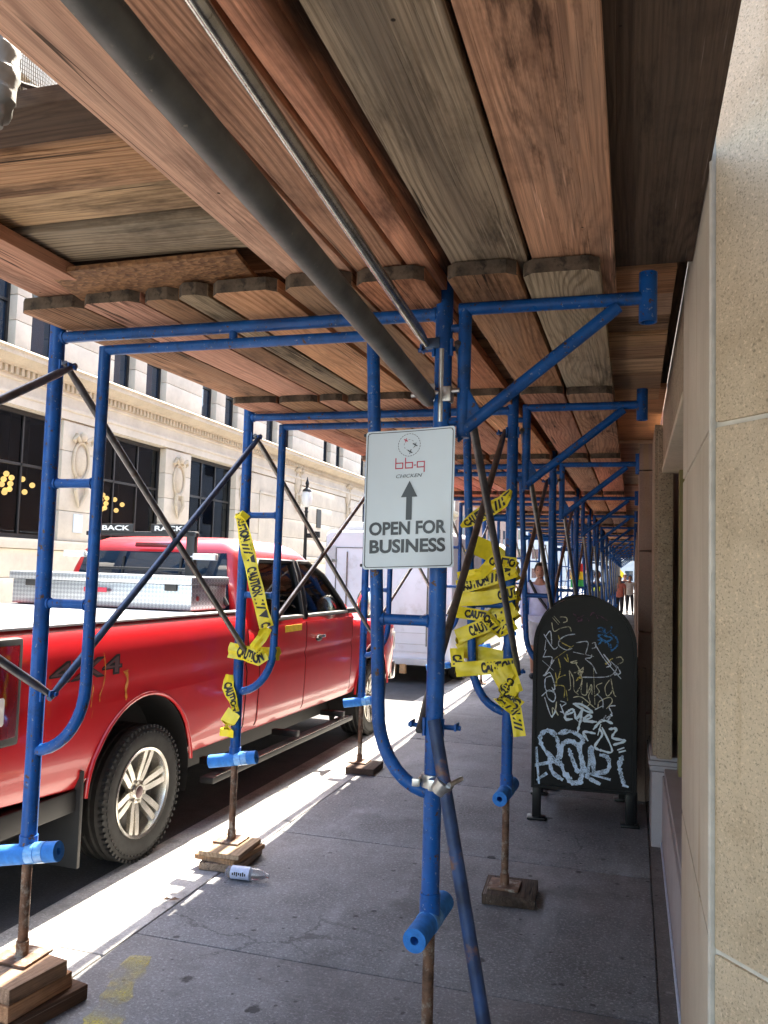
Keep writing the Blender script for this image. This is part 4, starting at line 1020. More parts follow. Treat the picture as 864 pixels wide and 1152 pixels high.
m = MB(); m.box((.318, .05, .55), (.045, .055, 1.08), bev=.012); m.tube([(.322, .03, .02), (.322, .03, .22)], .022, 12); m.build('corner_post', 'mailbox', t)
m = MB(); m.box((hw + .001, dp * .5, .75), (.012, .5, .8), bev=.004); m.box((hw + .014, dp * .3, .8), (.02, .03, .09), bev=.004); m.build('door', 'mailbox', t)
GW = dict(pale=.0055, yellow=.006, white=.0065, blue=.010, purple=.008, evert=.0145, spray=.027)
yy = .0112
rg = random.Random(11)
for key, n_s in (('pale', 4), ('white', 6), ('yellow', 2)):
    for q in range(n_s):
        x0_, z0_ = rg.uniform(-.25, .22), rg.uniform(.62, 1.22); P_ = [(x0_, z0_)]
        for _ in range(rg.randint(3, 6)): P_.append((P_[-1][0] + rg.uniform(-.035, .05), P_[-1][1] + rg.uniform(-.05, .05)))
        GRAFFITI[key].append(P_)
for i, (k, S_) in enumerate(GRAFFITI.items()):
    m = MB()
    for j, s in enumerate(S_): m.strip(s, GW[k], (lambda x, z, q=yy - .0004 * i - .00004 * j: Vector((max(-.318, min(.318, x)), q, max(z0 + .008, z)))), .42)
    m.build('graffiti', 'g_' + k, t, smooth=False)

# ================================================================== PICKUP TRUCK
t = thing('pickup_truck', 'red pickup truck with extended cab parked along the kerb', 'pickup truck', (-3.782, 4.59, -.2), R(-1.5))
TH_ = .935
prof = [(.50, .88), (.53, .945), (.60, .978), (.80, .992), (1.0, .998), (1.055, .984), (1.11, .998), (1.28, .998), (1.37, .985), (1.42, .965), (1.45, .93)]
def sec(y, ztop, wk=1.0, zb=.50, crown=0.0):
    P = []
    for z, w in prof:
        z = zb + (z - .5) * (1.11 - zb) / .61 if z < 1.11 else 1.11 + (z - 1.11) * (ztop - 1.11) / .34
        P.append((w * TH_ * wk, z))
    pts = [Vector((x, y, z)) for x, z in P] + [Vector((x * P[-1][0], y, ztop + crown * (1 - x * x))) for x in (.66, .33, 0, -.33, -.66)] + [Vector((-x, y, z)) for x, z in reversed(P)]
    return pts
m = MB()
m.loft([sec(-1.33, 1.43, .975, .60), sec(-1.29, 1.45, 1, .585), sec(-.6, 1.45, 1, .53), sec(0, 1.45), sec(1.285, 1.45), sec(1.287, 1.43, .99), sec(1.30, 1.33, .99), sec(1.303, 1.33, 1), sec(3.6, 1.33, 1), sec(3.75, 1.31, 1, .5, .06), sec(4.7, 1.25, 1, .5, .09), sec(5.05, 1.2, .985, .52, .06), sec(5.22, 1.10, .94, .56, .0)])
body = m.build('body', 'red_paint', t)
cuts = []
for y in (0, 4.31):
    for s in (-1, 1):
        c = MB(); c.tube([(s * .60, y, .455), (s * 1.3, y, .455)], .545, 48); cuts.append(c.build('cutter', 'black_plastic'))
        c = MB(); c.box((s * .95, y, .30), (.70, 1.062, .5)); cuts.append(c.build('cutter', 'black_plastic'))
for c in cuts:
    c.parent = t
    md = body.modifiers.new('cut', 'BOOLEAN'); md.operation = 'DIFFERENCE'; md.object = c; md.solver = 'EXACT'
bpy.context.view_layer.update()
dg = bpy.context.evaluated_depsgraph_get(); me = bpy.data.meshes.new_from_object(body.evaluated_get(dg), depsgraph=dg)
body.modifiers.clear(); body.data = me
while len(me.materials) > 1: me.materials.pop()
for p in me.polygons: p.material_index = 0
for c in cuts: bpy.data.objects.remove(c)
bm = bmesh.new(); bm.from_mesh(me)
for f in bm.faces: f.smooth = True
for e in bm.edges: e.smooth = not (len(e.link_faces) == 2 and e.calc_face_angle(0) > R(30))
bm.to_mesh(me); bm.free()
for y in (0, 4.31):
    for s in (-1, 1):
        m = MB(); pr_ = [(.543, s * .615), (.543, s * .915), (.530, s * .915)]
        m.lathe([(.05, s * .625), (.541, s * .620), (.541, s * .905)], 40, (0, y, .455), 'X', cap=False); m.clip(lambda c: c.z > .30); m.build('wheel_liner', 'black_plastic', t)
        m = MB(); pts = []
        for i in range(25):
            a = R(5 + 170 * i / 24); z = .455 + .548 * sin(a); pts.append((s * (TH_ * .992 if z > .75 else TH_ * .985), y + .548 * cos(a), z))
        m.tube(pts, .013, 8); m.build('arch_lip', 'red_paint', t)
# cab
def ring(y0, y1, hw_, z, n=10, r=.13):
    out = []; cx, cy = 0, (y0 + y1) / 2; hy = (y1 - y0) / 2
    for sx, sy, a0 in ((1, 1, 0), (-1, 1, 90), (-1, -1, 180), (1, -1, 270)):
        for i in range(n + 1):
            a = R(a0 + 90 * i / n); out.append(Vector((sx * (hw_ - r) + r * cos(a), cy + sy * (hy - r) + r * sin(a), z)))
    return out
GH = [(1.30, 1.31, 3.80, .915), (1.36, 1.31, 3.72, .908), (1.55, 1.335, 3.40, .872), (1.75, 1.36, 3.05, .815), (1.90, 1.40, 2.78, .755), (1.97, 1.46, 2.64, .705), (2.015, 1.55, 2.52, .62), (2.035, 1.72, 2.35, .46)]
m = MB(); m.loft([ring(a, b, w, z) for z, a, b, w in GH]); cab = m.build('cab', ['red_paint', 'black_plastic'], t, ang=60)
WIN = [[(2.46, 1.375), (3.46, 1.375), (3.38, 1.46), (3.02, 1.74), (2.72, 1.855), (2.46, 1.855)], [(1.56, 1.375), (2.36, 1.375), (2.36, 1.855), (1.70, 1.855), (1.55, 1.74)]]
cuts = []
for P in WIN:
    c = MB(); c.mi = 1; c.prism(P, -1.2, 1.2, 'YZ'); c = c.build('cutter', ['red_paint', 'black_plastic'], t, smooth=False); cuts.append(c)
    md = cab.modifiers.new('cut', 'BOOLEAN'); md.operation = 'DIFFERENCE'; md.object = c; md.solver = 'EXACT'
bpy.context.view_layer.update(); dg = bpy.context.evaluated_depsgraph_get(); me = bpy.data.meshes.new_from_object(cab.evaluated_get(dg), depsgraph=dg)
cab.modifiers.clear(); cab.data = me
for c in cuts: bpy.data.objects.remove(c)
for x in (-.38, .38):
    m = MB(); m.box((x, 2.55, 1.44), (.46, .14, .14), bev=.05); m.box((x, 2.56, 1.60), (.26, .10, .20), bev=.045); m.build('seat', 'black_plastic', t)
m = MB(); m.tube([(-.38 + .18 * cos(a), 3.12 - .05 * sin(a), 1.44 + .17 * sin(a)) for a in [2 * pi * k / 20 for k in range(20)]], .016, 8, closed=True); m.build('steering_wheel', 'black_plastic', t)
def gh(z, k):
    for A, B in zip(GH, GH[1:]):
        if A[0] <= z <= B[0]: f = (z - A[0]) / (B[0] - A[0]); return A[k] + (B[k] - A[k]) * f
    return GH[-1][k]
def pane_side(s, poly, name, mat, off=.006):
    m = MB(); P = []
    for a, b in zip(poly, poly[1:] + poly[:1]):
        for i in range(5): P.append((a[0] + (b[0] - a[0]) * i / 5, a[1] + (b[1] - a[1]) * i / 5))
    c = (sum(p[0] for p in P) / len(P), sum(p[1] for p in P) / len(P))
    f = lambda y, z: Vector((s * (gh(z, 3) + off), y, z))
    vs = []; n = len(P)
    for k in (1.0, .75, .5, .25): vs += [f(c[0] + (p[0] - c[0]) * k, c[1] + (p[1] - c[1]) * k) for p in P]
    vs.append(f(*c)); fs = [(a * n + i, a * n + (i + 1) % n, (a + 1) * n + (i + 1) % n, (a + 1) * n + i) for a in range(3) for i in range(n)] + [(3 * n + i, 3 * n + (i + 1) % n, 4 * n) for i in range(n)]
    m.raw(vs, fs); return m.build(name, mat, t)
for s in (-1, 1):
    for P in WIN:
        m = MB(); Q = [(a[0] + (b[0] - a[0]) * i / 5, a[1] + (b[1] - a[1]) * i / 5) for a, b in zip(P, P[1:] + P[:1]) for i in range(5)]
        m.tube([(s * (gh(z, 3) + .002), y, z) for y, z in Q], .020, 8, closed=True); m.build('window_surround', 'black_plastic', t)
        pane_side(s, P, 'side_window', 'car_glass', -.012)
    pane_side(s, [(2.355, 1.345), (2.465, 1.345), (2.465, 1.88), (2.355, 1.88)], 'door_pillar', 'black_plastic', .006)
def pane_end(poly, k, sgn_, name, mat, off=.006):
    m = MB(); P = []
    for a, b in zip(poly, poly[1:] + poly[:1]):
        for i in range(6): P.append((a[0] + (b[0] - a[0]) * i / 6, a[1] + (b[1] - a[1]) * i / 6))
    c = (0, sum(p[1] for p in P) / len(P)); n = len(P); f = lambda x, z: Vector((x, gh(z, k) + sgn_ * off, z)); vs = []
    for q in (1, .75, .5, .25): vs += [f(c[0] + (p[0] - c[0]) * q, c[1] + (p[1] - c[1]) * q) for p in P]
    vs.append(f(*c)); fs = [(a * n + i, a * n + (i + 1) % n, (a + 1) * n + (i + 1) % n, (a + 1) * n + i) for a in range(3) for i in range(n)] + [(3 * n + i, 3 * n + (i + 1) % n, 4 * n) for i in range(n)]
    m.raw(vs, fs); return m.build(name, mat, t)
pane_end([(-.76, 1.40), (.76, 1.40), (.66, 1.90), (-.66, 1.90)], 1, -1, 'rear_window', 'dark_glass')
m = MB()
for x in (-.27, .27): m.box((x, 1.335, 1.63), (.018, .012, .46), rot=(R(-8), 0, 0))
m.box((0, 1.325, 1.56), (.54, .012, .02)); m.build('window_bar', 'black_plastic', t)
pane_end([(-.80, 1.38), (.80, 1.38), (.62, 1.93), (-.62, 1.93)], 2, 1, 'windscreen', 'dark_glass')
m = MB(); m.box((0, 1.39, 1.955), (.36, .02, .035), rot=(R(-20), 0, 0), bev=.004); m.build('brake_light', 'lamp_red', t)
# doors as slightly proud panels following the body side
def profx(z):
    for (za, wa), (zb, wb) in zip(prof, prof[1:]):
        if za <= z <= zb: return (wa + (wb - wa) * (z - za) / (zb - za)) * TH_
    return prof[-1][1] * TH_
DZ = [.56, .60, .70, .80, .90, 1.0, 1.03, 1.055, 1.08, 1.11, 1.2, 1.28, 1.325]
for s in (-1, 1):
    for ya, yb, hd in ((1.52, 2.40, None), (2.42, 3.58, 2.60)):
        m = MB(); rr = []
        for y in (ya, ya + .003, yb - .003, yb):
            k = .0045 if y in (ya + .003, yb - .003) else -.002
            rr.append([Vector((s * (profx(z) + k), y, z)) for z in DZ] + [Vector((s * (profx(z) - .02), y, z)) for z in reversed(DZ)])
        m.loft(rr); d = m.build('door', 'red_paint', t, ang=50)
        if hd:
            m = MB(); m.ball((s * (profx(1.17) + .004), hd + .10, 1.165), .06, 14, 8, (.16, 1.35, .55)); m.build('handle_recess', 'black_plastic', d)
            m = MB(); m.box((s * (profx(1.17) + .026), hd + .10, 1.18), (.016, .19, .028), bev=.007); m.box((s * (profx(1.17) + .012), hd + .02, 1.18), (.03, .022, .022), bev=.004); m.box((s * (profx(1.17) + .012), hd + .18, 1.18), (.03, .022, .022), bev=.004); m.build('handle', 'chrome', d)
    m = MB()
    for y in (1.293, 2.41, 3.59, 1.508): m.tube([(s * (profx(z) - .003), y, z) for z in DZ], .007, 6)
    m.build('panel_seam', 'seam', t)
m = MB(); m.box((profx(1.285) + .006, 2.12, 1.285), (.004, .34, .055)); m.build('sticker', 'decal_yellow', t)
# bed
m = MB(); m.b2((-.85, -1.28, 1.452), (.85, .62, 1.472), bev=.006); m.build('bed_cover', 'vinyl', t)
for s in (-1, 1):
    m = MB(); m.b2((s * .862 - .035, -1.30, 1.451), (s * .862 + .035, 1.28, 1.466), bev=.006); m.build('bed_rail_cap', 'trim_white' if s > 0 else 'black_plastic', t)  # sidewalk-side cap coloured white to stand for sun on the rail
m = MB(); m.b2((-.75, -1.36, .68), (.75, -1.31, 1.44), bev=.012); tg = m.build('tailgate', 'red_paint', t)
m = MB(); m.box((0, -1.365, 1.28), (.24, .02, .07), bev=.005); m.build('handle', 'black_plastic', tg)
for s in (-1, 1):
    m = MB(); m.b2((s * .90 - .055, -1.385, .93), (s * .90 + .052, -1.13, 1.40), bev=.02); tl = m.build('tail_light', 'lamp_red', t); m = MB(); m.b2((s * .90 - .050, -1.378, .90), (s * .90 + .050, -1.115, 1.42), bev=.02); m.build('lamp_surround', 'black_plastic', tl)
    m = MB(); m.b2((s * .905 - .052, -1.389, 1.0), (s * .905 + .0505, -1.22, 1.15), bev=.02); m.build('reversing_lens', 'lamp_white', tl)
m = MB(); m.b2((-.95, -1.50, .50), (.95, -1.35, .70), bev=.03); m.build('rear_bumper', 'chrome', t)
m = MB(); m.b2((-.90, -1.28, .44), (.90, -.56, .56), bev=.01); m.build('valance', 'black_plastic', t)
for s in (-1, 1):
    m = MB(); m.b2((s * .79 - .14, -.60, .14), (s * .79 + .14, -.575, .66), bev=.006); m.build('mud_flap', 'black_plastic', t)
m = MB(); m.hollow((.62, -1.05, .38), (.62, -.70, .40), .04, .035, 16); m.build('exhaust_pipe', 'steel_dark', t)
m = MB(); m.b2((-.6, -1.2, .30), (.6, 4.9, .52)); m.tube([(-.8, 0, .405), (.8, 0, .405)], .06, 10); m.tube([(-.8, 4.31, .405), (.8, 4.31, .405)], .06, 10); m.build('chassis', 'black_plastic', t)
for s in (-1, 1):
    m = MB(); m.b2((s * .93 - .055, .75, .285), (s * .93 + .055, 3.55, .328), bev=.010)
    for y in (1.0, 2.2, 3.3): m.box((s * .86, y, .38), (.24, .06, .05), bev=.005)
    rb = m.build('running_board', 'black_plastic', t)
    m = MB(); m.box((s * .972, 2.1, .330), (.012, 2.6, .006), bev=.002); m.build('bright_strip', 'chrome', rb)
# wheels
def wheel(y, s):
    w = bpy.data.objects.new('wheel', None); COL.objects.link(w); w.parent = t; w.location = (s * .80, y, .405)
    Rw = .405; hwid = .135
    m = MB()
    pf = [(.262, -hwid * .8), (.275, -hwid * .93), (.31, -hwid), (.345, -hwid * 1.02), (.375, -hwid * .96), (.395, -hwid * .85), (.402, -hwid * .6)]
    for q in (-.42, 0, .42): pf += [(Rw, hwid * (q - .16)), (Rw - .012, hwid * (q - .13)), (Rw - .012, hwid * (q + .13)), (Rw, hwid * (q + .16))] if q else [(Rw, -hwid * .14), (Rw - .012, -hwid * .11), (Rw - .012, hwid * .11), (Rw, hwid * .14)]
    pf += [(.402, hwid * .6), (.395, hwid * .85), (.375, hwid * .96), (.345, hwid * 1.02), (.31, hwid), (.275, hwid * .93), (.262, hwid * .8)]
    m.lathe(pf, 72, axis='X', cap=False)
    for k in range(64):
        a = 2 * pi * k / 64
        for sx in (-1, 1):
            m.box((sx * hwid * .84, cos(a) * .393, sin(a) * .393), (.040, .018, .018), rot=Matrix.Rotation(a, 3, 'X') @ Matrix.Rotation(R(12), 3, 'Z'), bev=0)
        m.box((s * hwid * 1.0, cos(a) * .362, sin(a) * .362), (.006, .010, .018), rot=Matrix.Rotation(a, 3, 'X'))
    m.build('tyre', 'rubber', w)
    m = MB(); f = s
    m.lathe([(.262, -f * .10), (.262, f * .118), (.272, f * .128), (.268, f * .134), (.252, f * .126), (.244, f * .10), (.236, f * .02)], 60, axis='X', cap=False)
    m.lathe([(.012, f * .098), (.042, f * .098), (.052, f * .088), (.075, f * .082), (.080, f * .05)], 30, axis='X')
    for k in range(6):
        a0 = 2 * pi * k / 6 + .26
        for d in (-1, 1):
            pts = []
            for r_, off, xx in ((.06, .24, .083), (.12, .205, .094), (.19, .150, .108), (.250, .130, .116)):
                a = a0 + d * off; pts.append((r_, a, xx))
            rows = []
            for r_, a, xx in pts:
                wd = .0235 if r_ > .1 else .019; tx = Vector((0, -sin(a), cos(a))); p = Vector((0, cos(a) * r_, sin(a) * r_))
                rows.append([p + tx * -wd + Vector((f * (xx - .025), 0, 0)), p + tx * -wd * .8 + Vector((f * xx, 0, 0)), p + tx * wd * .8 + Vector((f * xx, 0, 0)), p + tx * wd + Vector((f * (xx - .025), 0, 0))])
            m.loft(rows)
        a = a0 + pi / 6
        m.tube([(f * .07, cos(a) * .060, sin(a) * .060), (f * .098, cos(a) * .060, sin(a) * .060)], .011, 8)
    m.build('rim', 'alloy', w, ang=30)
    m = MB(); m.lathe([(.03, f * .02), (.225, f * .02), (.235, f * .03)], 40, axis='X'); m.build('brake_disc', 'steel_dark', w)
    m = MB(); m.lathe([(.001, f * .104), (.028, f * .104), (.036, f * .099)], 24, axis='X'); m.build('hub_cap', 'lettering_grey', w)
    return w
for y in (0, 4.31):
    for s in (-1, 1): wheel(y, s)
# mirrors, rack, lettering, front
for s in (-1, 1):
    m = MB(); m.ball((s * 1.10, 3.60, 1.47), .13, 18, 12, (1.0, .62, 1.25)); m.tube([(s * .88, 3.52, 1.38), (s * 1.04, 3.58, 1.40)], .03, 10); mr = m.build('door_mirror', 'black_plastic', t)
    m = MB(); m.ball((s * 1.10, 3.537, 1.475), .105, 18, 12, (1.0, .22, 1.28)); m.build('mirror_glass', 'chrome', mr)
rk = MB()
for x in (-.44, .46): rk.box((x, 1.20, 1.78), (.075, .05, .56), bev=.006); rk.box((x, 1.16, 1.49), (.12, .16, .03), bev=.004)
rk.box((0, 1.20, 2.035), (1.02, .05, .035), bev=.006); rk.box((0, 1.20, 1.76), (.88, .02, .02), bev=.004); rk.tube([(-.44, 1.2, 1.62), (-.70, 1.2, 1.62), (-.78, 1.2, 1.50)], .018, 10); rk.tube([(.46, 1.2, 1.62), (.72, 1.2, 1.62), (.79, 1.2, 1.50)], .018, 10)
rk = rk.build('headache_rack', 'black_plastic', t)
for x, s_ in ((-.22, 'BACK'), (.27, 'RACK')):
    m = MB(); m.box((x, 1.172, 2.08), (.33, .012, .065), bev=.003); pl_ = m.build('name_plate', 'black_plastic', rk)
    vs, fs = fit_text(s_, .26, .040, .03); m = MB(); m.raw([(x + a, 1.1645, 2.08 + b) for a, b in vs], fs); m.build('lettering', 'frosted', rk)
for x in (-.60, .60): m = MB(); m.box((x, 1.17, 1.865), (.20, .045, .05), bev=.008); m.tube([(x * .72, 1.19, 1.865), (x * .86, 1.18, 1.865)], .012, 8); m.build('work_light', 'lamp_white', rk)
sx_ = lambda z: profx(z) + .0022
vs, fs = fit_text('4X4', .62, .115, .035); m = MB(); m.raw([(sx_(1.21 + b) + .0, -.60 + a, 1.215 + b) for a, b in vs], fs); m.build('lettering', 'black_ink', t)
vs, fs = fit_text('4X4', .595, .090, .0); m = MB(); m.raw([(sx_(1.21 + b) + .0016, -.60 + a, 1.215 + b) for a, b in vs], fs); m.build('lettering', 'lettering_grey', t)
m = MB(); fn = lambda y, z: Vector((sx_(max(.5, z)) + .002, y, z))
for pts in ([(-.47, 1.29), (-.45, 1.2), (-.46, 1.1), (-.48, 1.02)], [(-.55, 1.12), (-.54, 1.06), (-.56, 1.0)], [(-.54, .98), (-.55, .94)]): m.strip(pts, .007, fn, .6)
m.build('paint_scrape', 'scrape', t); m = MB()
m.strip([(-.27, 1.16), (-.24, 1.14), (-.23, 1.05), (-.24, 1.0)], .017, fn, .7); m.strip([(-.23, 1.17), (-.28, 1.165)], .010, fn, .5)
m.build('paint_scrape', 'scrape', t)
m = MB(); m.b2((-.72, 5.16, .78), (.72, 5.25, 1.08), bev=.02); m.build('grille', 'chrome', t)
m = MB(); m.b2((-.88, 5.16, .50), (.88, 5.32, .72), bev=.04); m.build('front_bumper', 'chrome', t)
for s in (-1, 1): m = MB(); m.b2((s * .80 - .10, 5.05, .86), (s * .80 + .10, 5.22, 1.08), bev=.03); m.build('headlight', 'lamp_white', t)
# tool chest across the bed
t2 = thing('tool_chest', 'silver diamond plate tool chest across the red truck bed', 'tool chest', (-3.782, 4.59, -.2), R(-1.5))
m = MB(); m.b2((-.80, .72, 1.475), (.765, 1.22, 1.655), bev=.006); m.build('case', 'diamond', t2)
m = MB(); m.b2((-.815, .69, 1.657), (.78, 1.235, 1.715), bev=.010); m.build('lid', 'diamond', t2)
for x in (-.02,): m = MB(); m.box((x, .685, 1.60), (.20, .006, .035), bev=.002); m.build('badge', 'sign_red', t2)
for x in (-.62, .60): m = MB(); m.box((x, .71, 1.635), (.10, .012, .05), bev=.004); m.build('latch', 'black_plastic', t2)
m = MB(); m.tube([(.768, .80, 1.56), (.772, .80, 1.56)], .018, 14); m.build('reflector', 'lamp_red', t2)
m = MB(); m.b2((-.78, .76, 1.445), (.74, 1.12, 1.474)); m.build('foot', 'black_plastic', t2)
# ================================================================== WHITE TRAILER
t = thing('box_trailer', 'white box trailer parked ahead of the red pickup truck', 'trailer', (-3.88, 13.2, -.2), R(-.8))
HWt, ZB_, ZT = 1.12, .36, 2.46
def rr3(w, zb, zt, r, y):
    pts = []
    for cx, cz, a0 in ((w - r, zt - r, 0), (-w + r, zt - r, 90), (-w + .02, zb + .02, 180), (w - .02, zb + .02, 270)):
        rr_ = r if a0 < 180 else .02
        for i in range(7): a = R(a0 + 90 * i / 6); pts.append(Vector((cx + rr_ * cos(a), y, cz + rr_ * sin(a))))
    return pts
m = MB(); m.loft([rr3(HWt - .03, ZB_ + .01, ZT - .03, .10, 0), rr3(HWt, ZB_, ZT, .12, .05), rr3(HWt, ZB_, ZT, .12, 5.2), rr3(HWt - .03, ZB_, ZT - .03, .12, 5.26)]); m.build('box', 'trailer_white', t)
m = MB(); m.b2((-.90, -.022, .50), (.90, -.002, 2.16), bev=.006); d = m.build('rear_door', 'trailer_white', t)
m = MB()
for z in (.62, .80, .98): m.b2((-.88, -.028, z), (.88, -.023, z + .012))
m.build('door_rib', 'trim_white', d)
m = MB()
for x in (-.90, .90): m.b2((x - .008, -.030, .5), (x + .008, -.0225, 2.16))
m.b2((-.9, -.03, 2.16), (.9, -.0225, 2.176)); m.build('door_seal', 'steel_dark', d)
for x in (-.7, .7): m = MB(); m.tube([(x, -.04, .6), (x, -.04, 2.1)], .012, 8); m.box((x, -.045, 1.1), (.10, .02, .03), bev=.004); m.build('lock_rod', 'steel', d)
m = MB(); m.b2((-1.05, -.02, 1.95), (-.915, .0, 2.20), bev=.004)
for k in range(5): m.b2((-1.04, -.028, 1.975 + k * .043), (-.925, -.02, 1.99 + k * .043))
m.build('vent', 'trim_white', t)
for x in (-1.02, 1.02): m = MB(); m.tube([(x, -.03, .73), (x, .005, .73)], .045, 16); m.build('tail_light', 'lamp_red', t)
m = MB(); m.b2((-1.10, -.12, .30), (1.10, .0, .40), bev=.012); m.build('bumper', 'trim_white', t)
m = MB(); m.b2((-.55, -.034, .66), (-.25, -.0285, .80), bev=.002); m.build('plate', 'sign_white', d)
for z in (.75, 1.35, 1.95):
    for x in (-.93, .93): m = MB(); m.box((x, -.03, z), (.09, .025, .05), bev=.004); m.build('hinge', 'steel', d)
for x in (.18, .34): m = MB(); m.b2((x - .05, -.14, .16), (x + .05, -.06, .31), bev=.005); m.build('timber_stop', 'wood_tan', t)
m = MB(); m.b2((-1.05, .1, .26), (1.05, 5.1, .36)); m.build('chassis', 'black_plastic', t)
for y in (.85, 1.65):
    for s in (-1, 1):
        m = MB(); m.lathe([(.19, -.11), (.27, -.12), (.34, -.11), (.36, -.08), (.36, .08), (.34, .11), (.27, .12), (.19, .11)], 30, (s * 1.04, y, .36), 'X', cap=False); w = m.build('wheel', 'rubber', t)
        m = MB(); m.lathe([(.01, s * .10), (.06, s * .10), (.17, s * .07), (.195, s * .11)], 24, (s * 1.04, y, .36), 'X', cap=False); m.build('rim', 'trim_white', w)
        m = MB(); pts = [(s * 1.135, y + .46 * cos(R(a)), .36 + .46 * sin(R(a))) for a in range(0, 181, 15)]; m.tube(pts, .035, 8); m.build('mudguard', 'black_plastic', t)
        m = MB(); m.lathe([(.01, s * 1.122), (.43, s * 1.122), (.43, s * 1.126)], 30, (0, y, .36), 'X', cap=False); m.clip(lambda c: c.z > .30); m.build('wheel_well', 'black_plastic', t)
m = MB(); m.b2((-.98, .5, ZT), (-.45, 1.1, ZT + .17), bev=.03); m.build('roof_unit', 'trim_white', t)

# ================================================================== BUILDING ACROSS THE STREET
FX = -13.0
t = thing('office_building', 'cream stone building across the street with large dark shop windows', 'building', (FX, 0, 0))
def rng(a, b): return (a, b)
ground_w = [(13.3, 16.57), (17.9, 21.12), (22.55, 25.6)]
ext = [(g0 + k * 4.62 - .0, g0 + k * 4.62 + 3.1) for g0, k in ((13.3, -1), (13.3, -2), (13.3, -3), (13.3, -4), (13.3, -5))]
more = [(39.5 + k * 4.6, 42.5 + k * 4.6) for k in range(5)]
ground_w = sorted(ext + ground_w + more)
uw = [(13.82, 14.8), (15.3, 16.3), (18.42, 19.38), (19.93, 20.96), (23.05, 23.98), (24.6, 25.52), (27.85, 28.82), (29.4, 30.35), (33.78, 34.68), (35.38, 36.36)]
for k in range(1, 7): uw += [(13.82 - 4.62 * k, 14.8 - 4.62 * k), (15.3 - 4.62 * k, 16.3 - 4.62 * k)]
for k in range(5): uw += [(39.0 + 4.6 * k, 39.95 + 4.6 * k), (40.5 + 4.6 * k, 41.45 + 4.6 * k)]
uw = sorted(uw)
def ashlar(m, ya, yb, za, zb, ch, proud=0.0):
    n = max(1, round((zb - za) / ch)); h = (zb - za) / n
    for i in range(n): m.b2((-.46, ya, za + i * h + .006), (proud, yb, za + (i + 1) * h - .006), bev=.012)
Y0, Y1 = -14.0, 62.0
m = MB(); m.b2((-.55, Y0, -.1), (-.48, Y1, 2.05)); m.b2((-.55, Y0, 4.97), (-.07, Y1, 6.25))
ashlar(m, Y0, Y1, -.06, 1.85, .62); m.b2((-.5, Y0, 1.855), (.06, Y1, 2.08), bev=.02)
e = [Y0] + [v for w in ground_w for v in w] + [Y1]
for a, b in zip(e[0::2], e[1::2]): ashlar(m, a, b, 2.085, 4.96, .72)
e = [Y0] + [v for w in uw for v in w] + [Y1]
for zf in (6.28, 10.0):
    for a, b in zip(e[0::2], e[1::2]): ashlar(m, a, b, zf, zf + 2.3, .56)
    ashlar(m, Y0, Y1, zf + 2.305, zf + 3.7, .70)
m.build('wall', 'facade', t)
m = MB(); m.prism([(-.4, 4.99), (.03, 4.99), (.03, 5.18), (.06, 5.20), (.06, 5.26), (.02, 5.28), (.02, 5.52), (.07, 5.55), (.07, 5.60), (-.4, 5.60)], Y0, Y1, 'XZ'); m.build('frieze', 'facade', t)
m = MB(); m.prism([(-.4, 5.785), (.16, 5.785), (.18, 5.83), (.27, 5.86), (.34, 5.93), (.42, 5.95), (.42, 6.03), (.46, 6.08), (.44, 6.12), (-.05, 6.26), (-.4, 6.26)], Y0, Y1, 'XZ'); m.build('cornice', 'facade_trim', t)
m = MB(); m.b2((-.4, Y0, 5.603), (.075, Y1, 5.783))
y = Y0
while y < Y1: m.b2((.076, y, 5.63), (.15, y + .085, 5.78)); y += .17
m.build('dentil_course', 'facade_trim', t)
for a, b in ground_w:
    m = MB(); F = .07
    m.b2((-.30, a, 2.085), (-.20, a + F, 4.96)); m.b2((-.30, b - F, 2.085), (-.20, b, 4.96)); m.b2((-.30, a + F, 2.085), (-.20, b - F, 2.085 + .10)); m.b2((-.30, a + F, 4.86), (-.20, b - F, 4.96)); m.b2((-.29, a + F, 3.72), (-.22, b - F, 3.78))
    m.b2((-.29, a + 1.05, 2.185), (-.22, a + 1.10, 4.86)); m.b2((-.29, b - 1.10, 2.185), (-.22, b - 1.05, 4.86))
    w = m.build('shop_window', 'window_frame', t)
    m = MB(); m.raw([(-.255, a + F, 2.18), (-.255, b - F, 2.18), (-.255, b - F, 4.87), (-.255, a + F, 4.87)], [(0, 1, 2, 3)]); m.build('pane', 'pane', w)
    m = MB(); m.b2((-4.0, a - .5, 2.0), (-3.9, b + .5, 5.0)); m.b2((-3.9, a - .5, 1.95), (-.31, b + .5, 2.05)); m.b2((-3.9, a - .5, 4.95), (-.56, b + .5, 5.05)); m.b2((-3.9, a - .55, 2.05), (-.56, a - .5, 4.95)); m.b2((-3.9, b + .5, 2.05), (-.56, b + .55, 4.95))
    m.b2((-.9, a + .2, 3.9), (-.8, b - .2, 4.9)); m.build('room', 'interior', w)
for zf in (6.28, 10.0):
    for a, b in uw:
        m = MB(); m.b2((-.28, a, zf), (-.20, a + .07, zf + 2.3)); m.b2((-.28, b - .07, zf), (-.20, b, zf + 2.3)); m.b2((-.28, a + .07, zf), (-.20, b - .07, zf + .08)); m.b2((-.28, a + .07, zf + 2.22), (-.20, b - .07, zf + 2.3)); m.b2((-.27, a + .07, zf + .98), (-.20, b - .07, zf + 1.04))
        w = m.build('sash_window', 'window_frame', t)
        m = MB(); m.b2((-.26, a + .07, zf + .08), (-.25, b - .07, zf + 2.22)); m.build('pane', 'dark_glass', w)
